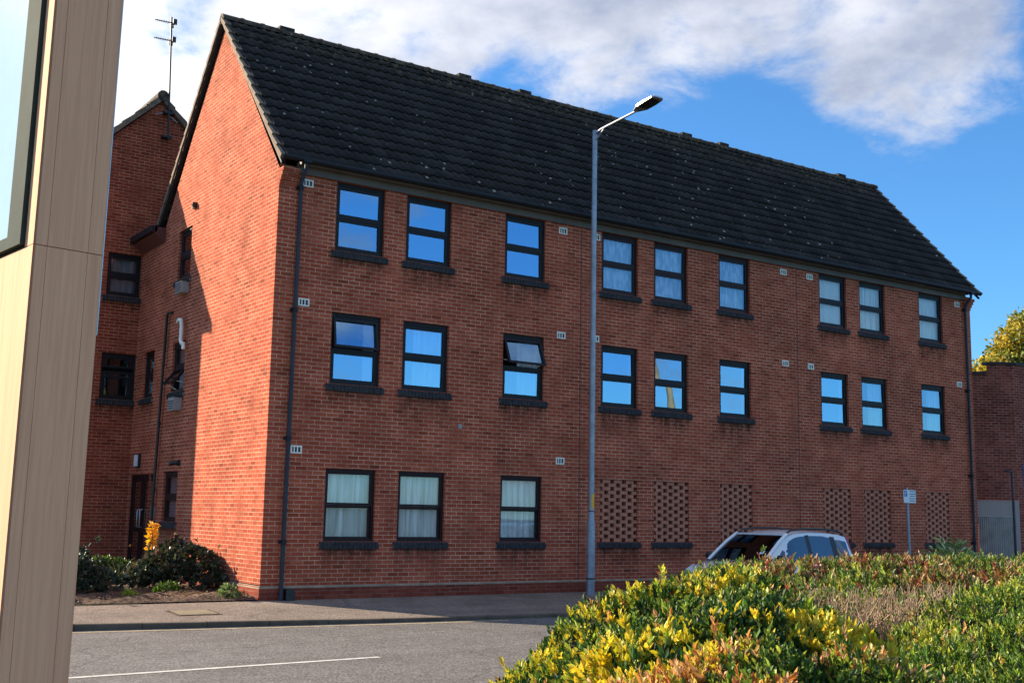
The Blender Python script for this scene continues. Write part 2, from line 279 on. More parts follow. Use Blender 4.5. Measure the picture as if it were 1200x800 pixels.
# ------------------------------------------------------------------ mesh builder
ORIG = {}
class MB:
    def __init__(s): s.v = []; s.f = []; s.mi = []; s.m = 0; s.uv = {}; s.sm = []; s.smooth = False
    def face(s, pts, uv=None):
        b = len(s.v); s.v += [tuple(p) for p in pts]; s.f.append(tuple(range(b, b + len(pts)))); s.mi.append(s.m); s.sm.append(s.smooth)
        if uv: s.uv[len(s.f) - 1] = uv
    def box(s, x0, x1, y0, y1, z0, z1, fr=None):
        P = [(x, y, z) for z in (z0, z1) for y in (y0, y1) for x in (x0, x1)]
        if fr: P = [fr(*q) for q in P]
        for q in ((0, 2, 3, 1), (4, 5, 7, 6), (0, 1, 5, 4), (2, 6, 7, 3), (0, 4, 6, 2), (1, 3, 7, 5)): s.face([P[i] for i in q])
    def grid(s, P, closed_u=False, closed_v=False, smooth=True):
        n, m = len(P), len(P[0]); b = len(s.v)
        for r in P: s.v += [tuple(q) for q in r]
        for i in range(n if closed_u else n - 1):
            for j in range(m if closed_v else m - 1):
                i2, j2 = (i + 1) % n, (j + 1) % m
                s.f.append((b + i * m + j, b + i2 * m + j, b + i2 * m + j2, b + i * m + j2)); s.mi.append(s.m); s.sm.append(smooth)
    def tube(s, pts, r, seg=10, cap=True):
        pts = [Vector(p) for p in pts]; rr = r if isinstance(r, (list, tuple)) else [r] * len(pts)
        rows = []; up = None
        for i, p in enumerate(pts):
            d = (pts[min(i + 1, len(pts) - 1)] - pts[max(i - 1, 0)]).normalized()
            a = Vector((0, 0, 1)) if abs(d.z) < .9 else Vector((1, 0, 0))
            u = d.cross(a).normalized() if up is None else (up - d * up.dot(d)).normalized()
            up = u; v = d.cross(u)
            rows.append([p + (u * math.cos(t) + v * math.sin(t)) * rr[i] for t in [2 * math.pi * k / seg for k in range(seg)]])
        s.grid(rows, closed_v=True)
        if cap:
            s.face(rows[0][::-1]); s.face(rows[-1])
    def build(s, name, mats, parent=None, origin=None, auto=True):
        if not isinstance(mats, (list, tuple)): mats = [mats]
        o0 = ORIG.get(parent.name, Vector((0, 0, 0))) if parent else (Vector(origin) if origin is not None else Vector((0, 0, 0)))
        me = bpy.data.meshes.new(name); V = np.array(s.v, dtype=float) - np.array(o0)
        me.from_pydata(V.tolist(), [], s.f)
        for m in mats: me.materials.append(m)
        me.polygons.foreach_set('material_index', s.mi); me.polygons.foreach_set('use_smooth', s.sm)
        ul = me.uv_layers.new(name='UVMap'); data = np.zeros(len(me.loops) * 2)
        W_ = np.array(s.v, dtype=float); k = 0
        for fi, f in enumerate(s.f):
            if fi in s.uv:
                for q in s.uv[fi]: data[k] = q[0]; data[k + 1] = q[1]; k += 2
                continue
            p = W_[list(f)]; nrm = np.cross(p[1] - p[0], p[2] - p[0]) + np.cross(p[2] - p[0], p[-1] - p[0]) * .001
            L = np.linalg.norm(nrm); nrm = nrm / L if L > 0 else np.array([0, 0, 1.])
            if abs(nrm[2]) > .8: uu = p[:, 0]; vv = p[:, 1]
            else:
                h = math.hypot(nrm[0], nrm[1]); uu = (-nrm[1] * p[:, 0] + nrm[0] * p[:, 1]) / h; vv = p[:, 2]
            for a, b in zip(uu, vv): data[k] = a; data[k + 1] = b; k += 2
        ul.data.foreach_set('uv', data)
        me.update()
        ob = bpy.data.objects.new(name, me); COL.objects.link(ob)
        if parent: ob.parent = parent
        else: ob.location = o0
        ORIG[ob.name] = o0
        return ob
def tag(o, label=None, cat=None, group=None, kind=None):
    for k, v in (('label', label), ('category', cat), ('group', group), ('kind', kind)):
        if v: o[k] = v
    return o
def empty(name, loc, label, cat, group=None):
    o = bpy.data.objects.new(name, None); COL.objects.link(o); o.location = loc; ORIG[o.name] = Vector(loc); return tag(o, label, cat, group)
def frame(P, U, N):
    P, U, N = Vector(P), Vector(U), Vector(N)
    return lambda u, n, z: P + U * u + N * n + Vector((0, 0, z))
# wall sheet with openings and reveals, in a frame
def wall(mb, fr, u0, u1, z0, z1, ops, depth=.11):
    us = sorted({u0, u1, *[a for o in ops for a in o[:2]]}); zs = sorted({z0, z1, *[a for o in ops for a in o[2:4]]})
    us = [a for a in us if u0 <= a <= u1]; zs = [a for a in zs if z0 <= a <= z1]
    for a, b in zip(us, us[1:]):
        for c, d in zip(zs, zs[1:]):
            m, n = (a + b) / 2, (c + d) / 2
            if any(o[0] < m < o[1] and o[2] < n < o[3] for o in ops): continue
            mb.face([fr(a, 0, c), fr(b, 0, c), fr(b, 0, d), fr(a, 0, d)])
    for a, b, c, d in [o[:4] for o in ops]:
        mb.face([fr(a, 0, c), fr(a, 0, d), fr(a, -depth, d), fr(a, -depth, c)]); mb.face([fr(b, 0, d), fr(b, 0, c), fr(b, -depth, c), fr(b, -depth, d)])
        mb.face([fr(a, 0, d), fr(b, 0, d), fr(b, -depth, d), fr(a, -depth, d)]); mb.face([fr(b, 0, c), fr(a, 0, c), fr(a, -depth, c), fr(b, -depth, c)])

# ================================================================== SETTING
def kerb_y(x):
    xs = [-40, -12, -3.7, -1, 1.6, 4.8, 9, 14, 40]; ys = [-2.2, -1.95, -2.1, -2.5, -2.85, -3.05, -3.15, -3.2, -3.4]
    return float(np.interp(x, xs, ys))
g = MB(); g.face([(-600, -600, -.35), (600, -600, -.35), (600, 900, -.35), (-600, 900, -.35)]); tag(g.build('ground', GRASS), kind='structure')
xs = sorted(set([-40, -30, -20, -12, -8] + [x * .5 for x in range(-12, 31)] + [20, 30, 40]))
mb = MB(); mb.face([(-60, -11, -.17), (60, -11, -.17), (60, -1, -.17), (-60, -1, -.17)]); tag(mb.build('road', ASPH), kind='structure')
mb = MB()
for a, b in zip(xs, xs[1:]):
    mb.face([(a, kerb_y(a) + .12, -.04 * -(kerb_y(a) + .12)), (b, kerb_y(b) + .12, -.04 * -(kerb_y(b) + .12)), (b, .03, 0), (a, .03, 0)])
for v in (0,): pass
tag(mb.build('pavement', PAVE), kind='structure')
mb = MB()
x = -40.
while x < 40:
    a, b = x + .004, x + .906; jit = random.uniform(-.004, .004)
    ya, yb = kerb_y(a), kerb_y(b); za, zb = -.04 * -ya + jit + .004, -.04 * -yb + jit + .004
    mb.face([(a, ya, za - .012), (b, yb, zb - .012), (b, yb + .02, zb), (a, ya + .02, za)])
    mb.face([(a, ya + .02, za), (b, yb + .02, zb), (b, yb + .125, zb + .002), (a, ya + .125, za + .002)])
    mb.face([(a, ya - .004, -.3), (b, yb - .004, -.3), (b, yb, zb - .012), (a, ya, za - .012)])
    mb.face([(b, yb, -.3), (b, yb + .12, -.3), (b, yb + .12, zb), (b, yb, zb - .012)]); mb.face([(a, ya, -.3), (a, ya + .12, -.3), (a, ya + .12, za), (a, ya, za - .012)])
    x += .91
tag(mb.build('kerb', STONE), kind='structure')
mb = MB()
for a, b in zip(xs, xs[1:]):
    if b <= 3: mb.face([(a, kerb_y(a) - .30, -.166), (b, kerb_y(b) - .30, -.166), (b, kerb_y(b) - .22, -.166), (a, kerb_y(a) - .22, -.166)])
tag(mb.build('yellow_line', YEL), kind='structure')
mb = MB()
for k in range(-6, 5):
    a = -1.2 - 4.2 + k * 6.6; b = a + 4.2
    if k == 0: a -= 2.4
    if k == -1: continue
    y0 = lambda x: -6.68 + .045 * (x + 3)
    mb.face([(a, y0(a) - .05, -.166), (b, y0(b) - .05, -.166), (b, y0(b) + .05, -.166), (a, y0(a) + .05, -.166)])
tag(mb.build('road_centre_line', LINE), kind='structure')
mb = MB(); mb.box(-60, 60, -12.6, -11.0, -.3, -.06); tag(mb.build('near_pavement', PAVE), kind='structure')
mb = MB(); mb.box(-60, 60, -40, -12.62, -.3, -.04); tag(mb.build('verge', GRASS), kind='structure')
# soil of the flower bed, lumpy
mb = MB(); P = []
for i in range(90):
    r = []
    for j in range(50):
        x = -8.6 + i * 8.6 / 89; y = .02 + j * 5.2 / 49
        z = .02 + .05 * min(1, j / 4) + .035 * math.sin(x * 7.1 + y * 3) * math.sin(y * 9 + x * 2) * min(1, j / 3) + random.uniform(0, .03) * min(1, j / 2)
        r.append((x if i < 89 else -.002, y, z))
    P.append(r)
mb.grid(P); tag(mb.build('flower_bed_soil', SOIL), kind='structure')
mb = MB(); mb.box(-12, 0, 5.2, 7.9, -.3, .03); tag(mb.build('entrance_path', PAVE), kind='structure')
# inspection cover set in the pavement
mb = MB(); zc = lambda y: .04 * y
for (a, b, c, d), mi in (((-1.95, -1.25, -1.6, -.95), 0), ((-1.90, -1.30, -1.55, -1.0), 1)):
    mb.m = mi; h = .006 + .005 * mi
    mb.face([(a, c, zc(c) + h), (b, c, zc(c) + h), (b, d, zc(d) + h), (a, d, zc(d) + h)])
tag(mb.build('inspection_cover', [SOIL, plain('cover_concrete', (.20, .165, .105), .9, var=.3)], origin=(0, 0, 0)), 'square pale inspection cover set in the pavement near the kerb', 'cover')

# ================================================================== MAIN BUILDING
XR = 20.58; WX = [1.153, 2.644, 4.942, 7.466, 8.952, 10.938, 14.377, 15.896, 18.317]; WW = 1.017
bld = empty('apartment_building', (0, 0, 0), 'long three storey red brick apartment block with dark tiled roof and black window frames', 'building')
fF = frame((0, 0, 0), (1, 0, 0), (0, -1, 0)); fG = frame((0, 0, 0), (0, 1, 0), (-1, 0, 0)); WY = 7.9
fW = frame((0, WY, 0), (1, 0, 0), (0, -1, 0))
ROWS = [(1.006, 2.30), (3.84, 5.151), (6.31, 7.615)]
ops = [(x, x + WW, a, b) for x in WX for a, b in ROWS]
opsG = [(4.55, 5.36, 6.40, 7.49), (4.55, 5.35, 3.98, 5.03), (6.59, 7.33, 3.98, 5.03), (4.56, 5.45, 1.26, 2.30), (6.14, 7.80, .02, 2.27)]
opsW = [(-.80, -.03, 6.38, 7.38), (-.80, -.01, 3.98, 5.04)]
EZ = 7.74; RY = 3.22; RZ = 11.58
mb = MB()
wall(mb, fF, 0, XR, .24, EZ, ops)
wall(mb, fG, 0, WY, .26, 7.66, opsG)
mb.face([fG(-.0, 0, 7.66), fG(6.44, 0, 7.66), fG(RY, 0, 11.42)])
mb.face([(XR, 0, -.3), (XR, 6.44, -.3), (XR, 6.44, 7.66), (XR, 3.22, 11.42), (XR, 0, 7.66)])
mb.face([(0, 6.44, 0), (XR, 6.44, 0), (XR, 6.44, EZ), (0, 6.44, EZ)])
# corbelled kneeler at both ends of the front
for k in range(4):
    for x0, x1 in ((0.002, .33), (XR - .33, XR - .002)):
        mb.box(x0, x1, -.03 - .045 * k, .002, 7.36 + .075 * k, 7.36 + .075 * (k + 1) - (.002 if k < 3 else 0))
mb.build('wall', BR, bld)
# plinth
mb = MB(); mb.box(-.022, XR + .02, -.022, .0, -.3, .215); mb.box(-.022, -.0, 0, WY, -.3, .235); mb.build('plinth', BRP, bld)
mb = MB()
mb.face([(-.026, -.026, .215), (XR + .02, -.026, .215), (XR + .02, .001, .243), (-.001, .001, .243)])
mb.face([(-.026, WY, .235), (-.026, -.026, .215), (-.001, .001, .243), (-.001, WY, .262)])
mb.face([(-.026, -.026, .198), (XR + .02, -.026, .198), (XR + .02, -.026, .215), (-.026, -.026, .215)]); mb.face([(-.026, WY, .2), (-.026, -.026, .198), (-.026, -.026, .215), (-.026, WY, .235)])
mb.build('plinth_cap', CAP, bld)
# wing behind the gable
mb = MB(); XL = -3.2; XRW = 3.6; WRX = .2; WRZ = 11.25
wall(mb, fW, XL, XRW, .0, 7.9, opsW)
mb.face([fW(XL, 0, 7.9), fW(XRW, 0, 7.9), fW(WRX, 0, WRZ - .05)])
mb.face([(XL, WY, 0), (XL, 22, 0), (XL, 22, 7.9), (XL, WY, 7.9)][::-1]); mb.face([(XRW, WY, 0), (XRW, 22, 0), (XRW, 22, 7.9), (XRW, WY, 7.9)])
mb.face([(XL, 22, 0), (XRW, 22, 0), (XRW, 22, 7.9), (WRX, 22, WRZ), (XL, 22, 7.9)])
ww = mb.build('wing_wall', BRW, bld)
# roof slopes as real rows of pantiles
def tile_slope(mb, O, A, B, L, Wd, rows, pitch=.3, amp=.036, step=.026, sgn=1):
    # O eave corner, A unit along the eave, B unit up the slope, L slope length, Wd width
    O, A, B = Vector(O), Vector(A), Vector(B); N = A.cross(B) * sgn; N.normalize()
    nt = int(round(Wd / pitch)); sub = 8; g_ = L / rows
    prof = [0, .35, .8, 1.0, .85, .45, .12, 0.0]
    for r in range(rows):
        jig = [random.uniform(-.004, .004) for _ in range(nt + 1)]
        lo = []; up = []; lip = []
        for i in range(nt * sub + 1):
            s_ = min(i / sub * (Wd / nt), Wd); h = amp * prof[i % sub]; j = jig[min(i // sub, nt)]
            lo.append(O + A * s_ + B * (r * g_ - .01 + j) + N * (h + step + j)); up.append(O + A * s_ + B * ((r + 1) * g_ + .01) + N * (h * .9 + .002)); lip.append(O + A * s_ + B * (r * g_ - .004 + j) + N * (h - .012))
        b = len(mb.v); n = len(lo); mb.v += [tuple(q) for q in lip + lo + up]
        for i in range(n - 1):
            for k in (0, 1):
                mb.f.append((b + k * n + i, b + k * n + i + 1, b + (k + 1) * n + i + 1, b + (k + 1) * n + i)); mb.mi.append(mb.m); mb.sm.append(k == 1)
                u0, u1 = i / sub * pitch, (i + 1) / sub * pitch; v0 = r * g_ + (.001 if k == 0 else .002); v1 = v0 + (.001 if k == 0 else g_ - .006)
                mb.uv[len(mb.f) - 1] = [(u0, v0), (u1, v0), (u1, v1), (u0, v1)]
eO = Vector((-.09, -.26, 7.80)); rT = Vector((-.09, RY, 11.63)); sl_ = (rT - eO); SL = sl_.length; ROWN = 15
RXR = 20.72
mb = MB(); tile_slope(mb, eO, (1, 0, 0), sl_.normalized(), SL, RXR + .09, ROWN, .2, .030, .032)
eR = Vector((RXR, 2 * RY + .26, 7.80)); sr = Vector((RXR, RY, 11.63)) - eR
tile_slope(mb, eR, (-1, 0, 0), sr.normalized(), SL, RXR + .09, ROWN, .2, .030, .032)
# underside so the roof is closed
dz = .035
mb.face([(-.09, -.24, 7.80 - dz), (RXR, -.24, 7.80 - dz), (RXR, RY, 11.60 - dz), (-.09, RY, 11.60 - dz)]); mb.face([(-.09, 6.68, 7.80 - dz), (RXR, 6.68, 7.80 - dz), (RXR, RY, 11.60 - dz), (-.09, RY, 11.60 - dz)])
roof = mb.build('roof', ROOF, bld)
mb = MB(); x = -.1
while x < RXR - .1:
    rows = []
    for xx, rr in ((x, .125), (min(x + .40, RXR - .01), .125), (min(x + .40, RXR - .005), .14), (min(x + .47, RXR), .14)):
        j = 0
        rows.append([(xx, RY + rr * math.sin(t), 11.60 + rr * .85 * math.cos(t) - .0) for t in [math.radians(a) for a in range(-105, 106, 21)]])
    mb.grid(rows); x += .45
mb.tube([(-.10, RY, 11.60), (-.09, RY, 11.60)], .118, 14)
mb.build('ridge_tiles', RIDGE, roof)
for xv in (1.16, 5.66, 7.4, 12.72, 14.1, 18.97):
    mb = MB(); mb.box(xv, xv + .34, RY - .09, RY + .09, 11.68, 11.755); mb.build('ridge_vent', ROOF, roof)
# verges: stepped tile ends with mortar bedding, dark strip below painted in as underside shade
for xv0, xv1 in ((-.115, .02), (RXR - .1, RXR + .03)):
    for O, B in ((eO, sl_.normalized()), (Vector((0, 2 * RY + .26, 7.80)), (Vector((0, RY, 11.63)) - Vector((0, 2 * RY + .26, 7.80))).normalized())):
        N = Vector((0, -B.z, B.y)) if B.y > 0 else Vector((0, B.z, -B.y)); mb = MB()
        for r in range(ROWN):
            a, b = r * SL / ROWN - .02, (r + 1) * SL / ROWN - .022
            q = lambda s_, n: Vector((0, O.y, O.z)) + B * s_ + N * n
            for X0, X1 in ((xv0, xv1),):
                p = [q(a, -.035), q(b, -.05), q(b, .02), q(a, .062)]
                L_ = [Vector((X0, v.y, v.z)) for v in p]; R2 = [Vector((X1, v.y, v.z)) for v in p]
                mb.face(L_); mb.face(R2[::-1])
                for i in range(4): mb.face([L_[i], R2[i], R2[(i + 1) % 4], L_[(i + 1) % 4]])
        mb.build('verge', VERGE, bld)
for B0 in ((eO, 1), (Vector((0, 2 * RY + .26, 7.80)), -1)):
    O, sgn = B0; a = Vector((0, O.y, O.z - .09)); b = Vector((0, RY, 11.63 - .07))
    for X0, X1 in ((-.085, .0), (XR, XR + .09)):
        mb = MB(); L_ = [(X0, a.y, a.z), (X0, b.y, b.z), (X0, b.y, b.z - .05), (X0, a.y, a.z - .05)]; R2 = [(X1, q[1], q[2]) for q in L_]
        mb.face(L_); mb.face(R2[::-1]); mb.face([L_[2], L_[3], R2[3], R2[2]]); mb.face([L_[0], L_[1], R2[1], R2[0]]); mb.build('verge_shade_strip', COPE, bld)  # dark strip standing in for the shade under the verge
mb = MB(); mb.box(.33, XR - .33, -.055, -.001, 7.615, 7.80); mb.box(.33, XR - .33, -.2, -.055, 7.745, 7.80); mb.build('fascia', FAS, bld)
mb = MB()
rows = [[(xx, -.27 + .062 * math.cos(t), 7.825 + .062 * math.sin(t)) for t in [math.radians(a) for a in range(-200, 21, 20)]] for xx in [-.05 + i * (RXR + .02) / 30 for i in range(31)]]
mb.grid(rows); mb.face([Vector(q) for q in rows[0]]); mb.face([Vector(q) for q in rows[-1]])
for i in range(1, 12):
    xx = i * RXR / 12; mb.grid([[(xx + e, -.27 + .067 * math.cos(t), 7.825 + .067 * math.sin(t)) for t in [math.radians(a) for a in range(-195, 16, 21)]] for e in (0, .05)])
mb.build('gutter', GUT, bld)
# link eaves between gable and wing
mb = MB(); mb.box(-.33, -.20, 6.3, WY - .002, 7.64, 7.78); mb.build('gutter', GUT, bld)
mb = MB(); mb.face([(-.002, 6.3, 7.42), (-.002, WY - .003, 7.42), (-.25, WY - .003, 7.63), (-.25, 6.3, 7.63)]); mb.face([(-.002, 6.3, 7.42), (-.25, 6.3, 7.63), (-.25, 6.3, 7.76), (-.002, 6.3, 7.76)])
mb.face([(-.25, 6.3, 7.79), (-.25, WY, 7.79), (3.6, WY, 7.79), (3.6, 6.3, 7.79)]); mb.build('soffit', SOFF, bld)
# wing roof
def slab(mb, a, b, c, d, t=.07):
    a, b, c, d = map(Vector, (a, b, c, d)); n = Vector((0, 0, -t)); lo = [q + n for q in (a, b, c, d)]; hi = [a, b, c, d]
    mb.face(hi); mb.face(lo[::-1])
    for i in range(4): mb.face([hi[i], lo[i], lo[(i + 1) % 4], hi[(i + 1) % 4]])
mb = MB(); ml = (WRZ - 8.0) / (WRX - XL); eL = Vector((XL - .33, WY - .08, 8.05 - .33 * ml)); top = Vector((WRX, WY - .08, WRZ + .08)); eRr = Vector((XRW + .3, WY - .08, 8.05 - .3 * ml))
sv = top - eL; tile_slope(mb, eL + Vector((0, 14, 0)), (0, -1, 0), sv.normalized(), sv.length, 14, 14)
sv2 = top - eRr; tile_slope(mb, eRr, (0, 1, 0), sv2.normalized(), sv2.length, 14, 14)
slab(mb, eL - Vector((0, 0, .01)), top - Vector((0, 0, .01)), top + Vector((0, 14, -.01)), eL + Vector((0, 14, -.01)), .06); slab(mb, eRr - Vector((0, 0, .01)), top - Vector((0, 0, .01)), top + Vector((0, 14, -.01)), eRr + Vector((0, 14, -.01)), .06)
wr = mb.build('wing_roof', ROOF, bld)
mb = MB(); mb.tube([top + Vector((0, -.04, 0)), top + Vector((0, 14, 0))], .14, 12); mb.build('ridge_tiles', RIDGE, wr)
for e in (eL, eRr):
    mb = MB(); v = top - e; n = 12
    for k in range(n):
        a = e + v * (k / n); b = e + v * ((k + 1) / n)
        mb.face([a + Vector((0, -.03, -.10)), b + Vector((0, -.03, -.11)), b + Vector((0, -.03, .03)), a + Vector((0, -.03, .075))])
        mb.face([a + Vector((0, -.03, .075)), b + Vector((0, -.03, .03)), b + Vector((0, .1, .03)), a + Vector((0, .1, .075))])
        mb.face([a + Vector((0, -.03, -.10)), a + Vector((0, .1, -.10)), b + Vector((0, .1, -.11)), b + Vector((0, -.03, -.11))])
    mb.build('verge', VERGE, bld)
# ---- windows
def bar_frame(mb, fr, u0, u1, z0, z1, n0, n1, wl, wr_, wb, wt):
    mb.box(u0, u0 + wl, n0, n1, z0, z1, fr); mb.box(u1 - wr_, u1, n0, n1, z0, z1, fr)
    mb.box(u0 + wl, u1 - wr_, n0, n1, z0, z0 + wb, fr); mb.box(u0 + wl, u1 - wr_, n0, n1, z1 - wt, z1, fr)
def make_window(fr, u0, u1, z0, z1, style='casement', glass=None, curtain=None, label=None, tilt=0., ftop=.075, fmid=.12, curt=(0, 1), fm=None, sill=True, low_open=0.):
    glass = glass or GLU; fm = fm or (FRB if style == 'sash' else FRM)
    inset = .055
    mb = MB(); b = .048
    bar_frame(mb, fr, u0 + .001, u1 - .001, z0 + .001, z1 - .001, -inset - .07, -inset, b, b, b, ftop)
    zm = z0 + b + (z1 - ftop - z0 - b) * .5
    mb.box(u0 + b, u1 - b, -inset - .068, -inset + .002, zm - fmid * .25, zm + fmid * .25, fr)
    if style == 'casement': mb.box(u0 + .12, u1 - .12, -inset, -inset + .018, z1 - .06, z1 - .035, fr)
    win = mb.build('window', fm, bld)
    if label: win['label'] = label
    for top in (True, False):
        a, c = (zm + fmid * .25, z1 - ftop) if top else (z0 + b, zm - fmid * .25)
        e = .047 if style != 'sash' else .032
        if style == 'lower_big': a, c = (z1 - ftop - .26, z1 - ftop) if top else (z0 + b, z1 - ftop - .34)
        th = tilt if top else low_open
        n_in = -inset - .055 if (style == 'sash' and not top) else -inset - .03
        hinge = fr(0, n_in + .05, c)
        def T(u, n, z, th=th, c=c, nn=n_in):
            if th: dz_ = z - c; dn = n - nn; z, n = c + dz_ * math.cos(th) - dn * math.sin(th) * -1 * 0, nn + dn * math.cos(th) - dz_ * math.sin(th)
            return fr(u, n, z)
        mb = MB(); bar_frame(mb, T, u0 + b + .002, u1 - b - .002, a + .002, c - .002, n_in - .03, n_in + (.045 if th else .022), e, e, e, e)
        sash = mb.build('sash', fm, win)
        mb = MB(); ja, jb = random.uniform(-.006, .006), random.uniform(-.004, .004); j = [-ja - jb, ja - jb, ja + jb, -ja + jb]
        mb.face([T(u0 + b + e, n_in - .005 + j[0], a + e), T(u1 - b - e, n_in - .005 + j[1], a + e), T(u1 - b - e, n_in - .005 + j[2], c - e), T(u0 + b + e, n_in - .005 + j[3], c - e)])
        mb.build('pane', glass, win)
        if th:
            mb = MB(); mb.tube([T(u0 + b + .03, n_in, a + .05), fr(u0 + b + .03, n_in, a + .12)], .008, 6); mb.tube([T(u1 - b - .1, n_in, a + .03), fr(u1 - b - .1, n_in - .02, a - .01)], .012, 6); mb.build('window_stay', WHT, win)
    # room behind
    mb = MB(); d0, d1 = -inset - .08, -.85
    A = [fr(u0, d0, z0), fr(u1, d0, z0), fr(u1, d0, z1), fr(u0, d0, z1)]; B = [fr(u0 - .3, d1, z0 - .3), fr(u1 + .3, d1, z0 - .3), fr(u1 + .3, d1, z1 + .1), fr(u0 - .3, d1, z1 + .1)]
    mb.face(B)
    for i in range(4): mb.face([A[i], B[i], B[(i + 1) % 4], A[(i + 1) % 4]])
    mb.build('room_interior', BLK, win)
    if curtain:
        for c0, c1 in ([curt] if not isinstance(curt, list) else curt):
            rows = []; ph = random.random() * 6; n = 48; a, bb = u0 + (u1 - u0) * c0, u0 + (u1 - u0) * c1; fq = random.uniform(34, 48)
            for i in range(n + 1):
                u = a + (bb - a) * i / n; w_ = math.sin(u * fq + ph) * .012 + math.sin(u * fq * .43 + ph * 2) * .012
                rows.append([fr(u, -inset - .105 + w_ * k, z) for z, k in ((z0 + .03, 1.2), (z0 + .5 * (z1 - z0), 1.0), (z1 - .03, .7))])
            mb = MB()
            for i in range(n):
                for k in range(2):
                    uu = [(i / n * (bb - a), k * .6), ((i + 1) / n * (bb - a), k * .6), ((i + 1) / n * (bb - a), k * .6 + .6), (i / n * (bb - a), k * .6 + .6)]
                    uu = [(p + ph, q + ph) for p, q in uu]
                    mb.face([rows[i][k], rows[i + 1][k], rows[i + 1][k + 1], rows[i][k + 1]], uu)
            mb.build('curtain', curtain, win)
    if sill: make_sill(fr, u0, u1, z0, win)
    return win
def make_sill(fr, u0, u1, z0, parent, h=.14, ext=.085):
    a, b = u0 - ext, u1 + ext; n = int(round((b - a) / .075)); w_ = (b - a) / n; mb = MB(); mb.m = 0
    for k in range(n):
        x0, x1 = a + k * w_ + .005, a + (k + 1) * w_ - .005; j = random.uniform(-.004, .004)
        p = [(-.0, z0 - h), (.052 + j, z0 - h + .006), (.052 + j, z0 - .045), (-.0, z0 - .006), (-.1, z0 + .012), (-.1, z0 - h)]
        L_ = [fr(x0, n_, z) for n_, z in p]; R2 = [fr(x1, n_, z) for n_, z in p]
        mb.face(L_); mb.face(R2[::-1])
        for i in range(6): mb.face([L_[i], R2[i], R2[(i + 1) % 6], L_[(i + 1) % 6]])
    mb.m = 1; mb.box(a + .004, b - .004, -.05, .040, z0 - h + .010, z0 - .052, fr)
    o = mb.build('sill', [SILL, SILLM], parent)
    ln = random.uniform(.35, .7); q = random.randrange(40); mb = MB(); mb.face([fr(a - .02, .0015, z0 - h - ln), fr(b + .02, .0015, z0 - h - ln), fr(b + .02, .0015, z0 - h + .02), fr(a - .02, .0015, z0 - h + .02)], [(q + .001, 0), (q + .999, 0), (q + .999, 1), (q + .001, 1)])
    mb.build('runoff_stain', STAIN, parent)
    return o
def make_grille(u0, u1, z0, z1, first):
    mb = MB(); rows = 17; h = (z1 - z0) / rows; per = .32; fr = fF
    for r in range(rows):
        x = u0 - .215 + (0.13 if r % 2 else -.03)
        while x < u1:
            a, b = max(x, u0 + .001), min(x + .213, u1 - .001)
            if b - a > .02:
                j = random.uniform(-.003, .003); mb.box(a, b, -.125, -.022 + j, z0 + r * h + .002, z0 + (r + 1) * h - .002, fr)
            x += per
    o = mb.build('brick_grille', SOLDIER, bld)
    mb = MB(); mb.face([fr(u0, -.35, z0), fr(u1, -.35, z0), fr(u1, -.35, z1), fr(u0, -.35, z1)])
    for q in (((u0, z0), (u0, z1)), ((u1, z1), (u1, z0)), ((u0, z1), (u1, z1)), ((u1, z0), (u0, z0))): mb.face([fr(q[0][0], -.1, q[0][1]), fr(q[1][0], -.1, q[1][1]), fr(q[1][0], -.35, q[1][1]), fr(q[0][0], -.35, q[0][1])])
    mb.build('void', BLKP, o)  # black sheet and sides painting in the darkness of the grille holes
    make_sill(fr, u0, u1, z0, o, .125)
for i, x in enumerate(WX):
    for r, (a, b) in enumerate(ROWS):
        if r == 0:
            if i < 3: make_window(fF, x, x + WW, a, b, 'sash', GLG, TEAL if i == 0 else NET, ftop=.06, fmid=.05, curt=(.0, .94) if i == 0 else (0, .97))
            else: make_grille(x, x + WW, a, b, i == 3)
        elif r == 1:
            kw = {}
            cu = {0: (BLIND, (.72, .95)), 1: (NET, (.3, .9)), 2: (NET, (.45, .95)), 3: (BLIND, (.88, 1)), 4: (BLIND, (.9, 1)), 5: (BLIND, (.84, 1)), 6: (BLIND, (.82, 1)), 7: (NET, (.4, 1)), 8: (NET, (.4, 1))}[i]
            if i == 0: kw = dict(tilt=math.radians(9), label='window with its upper sash propped slightly open')
            if i == 2: kw = dict(tilt=math.radians(22), label='window with its upper sash propped wide open')
            make_window(fF, x, x + WW, a, b, 'casement', GLU if i < 7 else GLM, cu[0], ftop=.09, fmid=.12, curt=cu[1], **kw)
        else:
            if i < 3: cu = (BLIND, (.93, 1)); gl = GLU
            elif i < 6: cu = (LACE, (0, 1)); gl = GLL
            else: cu = (BLIND, (0, 1)) if i != 7 else (NET, (0, 1)); gl = GLG
            make_window(fF, x, x + WW, a, b, 'casement', gl, cu[0], ftop=.075, fmid=.08, curt=cu[1], fm=FRB if 3 <= i < 6 else FRM)
make_window(fG, *opsG[0], 'casement', GLD, DRK, curt=(.1, .5)); make_window(fG, *opsG[1], 'casement', GLD, DRK, curt=(.5, .9), low_open=math.radians(38), label='window with its lower sash pushed open')
make_window(fG, *opsG[2], 'casement', GLD, None); make_window(fG, *opsG[3], 'casement', GLD, DRK, curt=(.5, .9), fm=FRB)
make_window(fW, *opsW[0], 'casement', GLD, DRK, curt=(0, 1)); wk = make_window(fW, *opsW[1], 'lower_big', GLD, None)
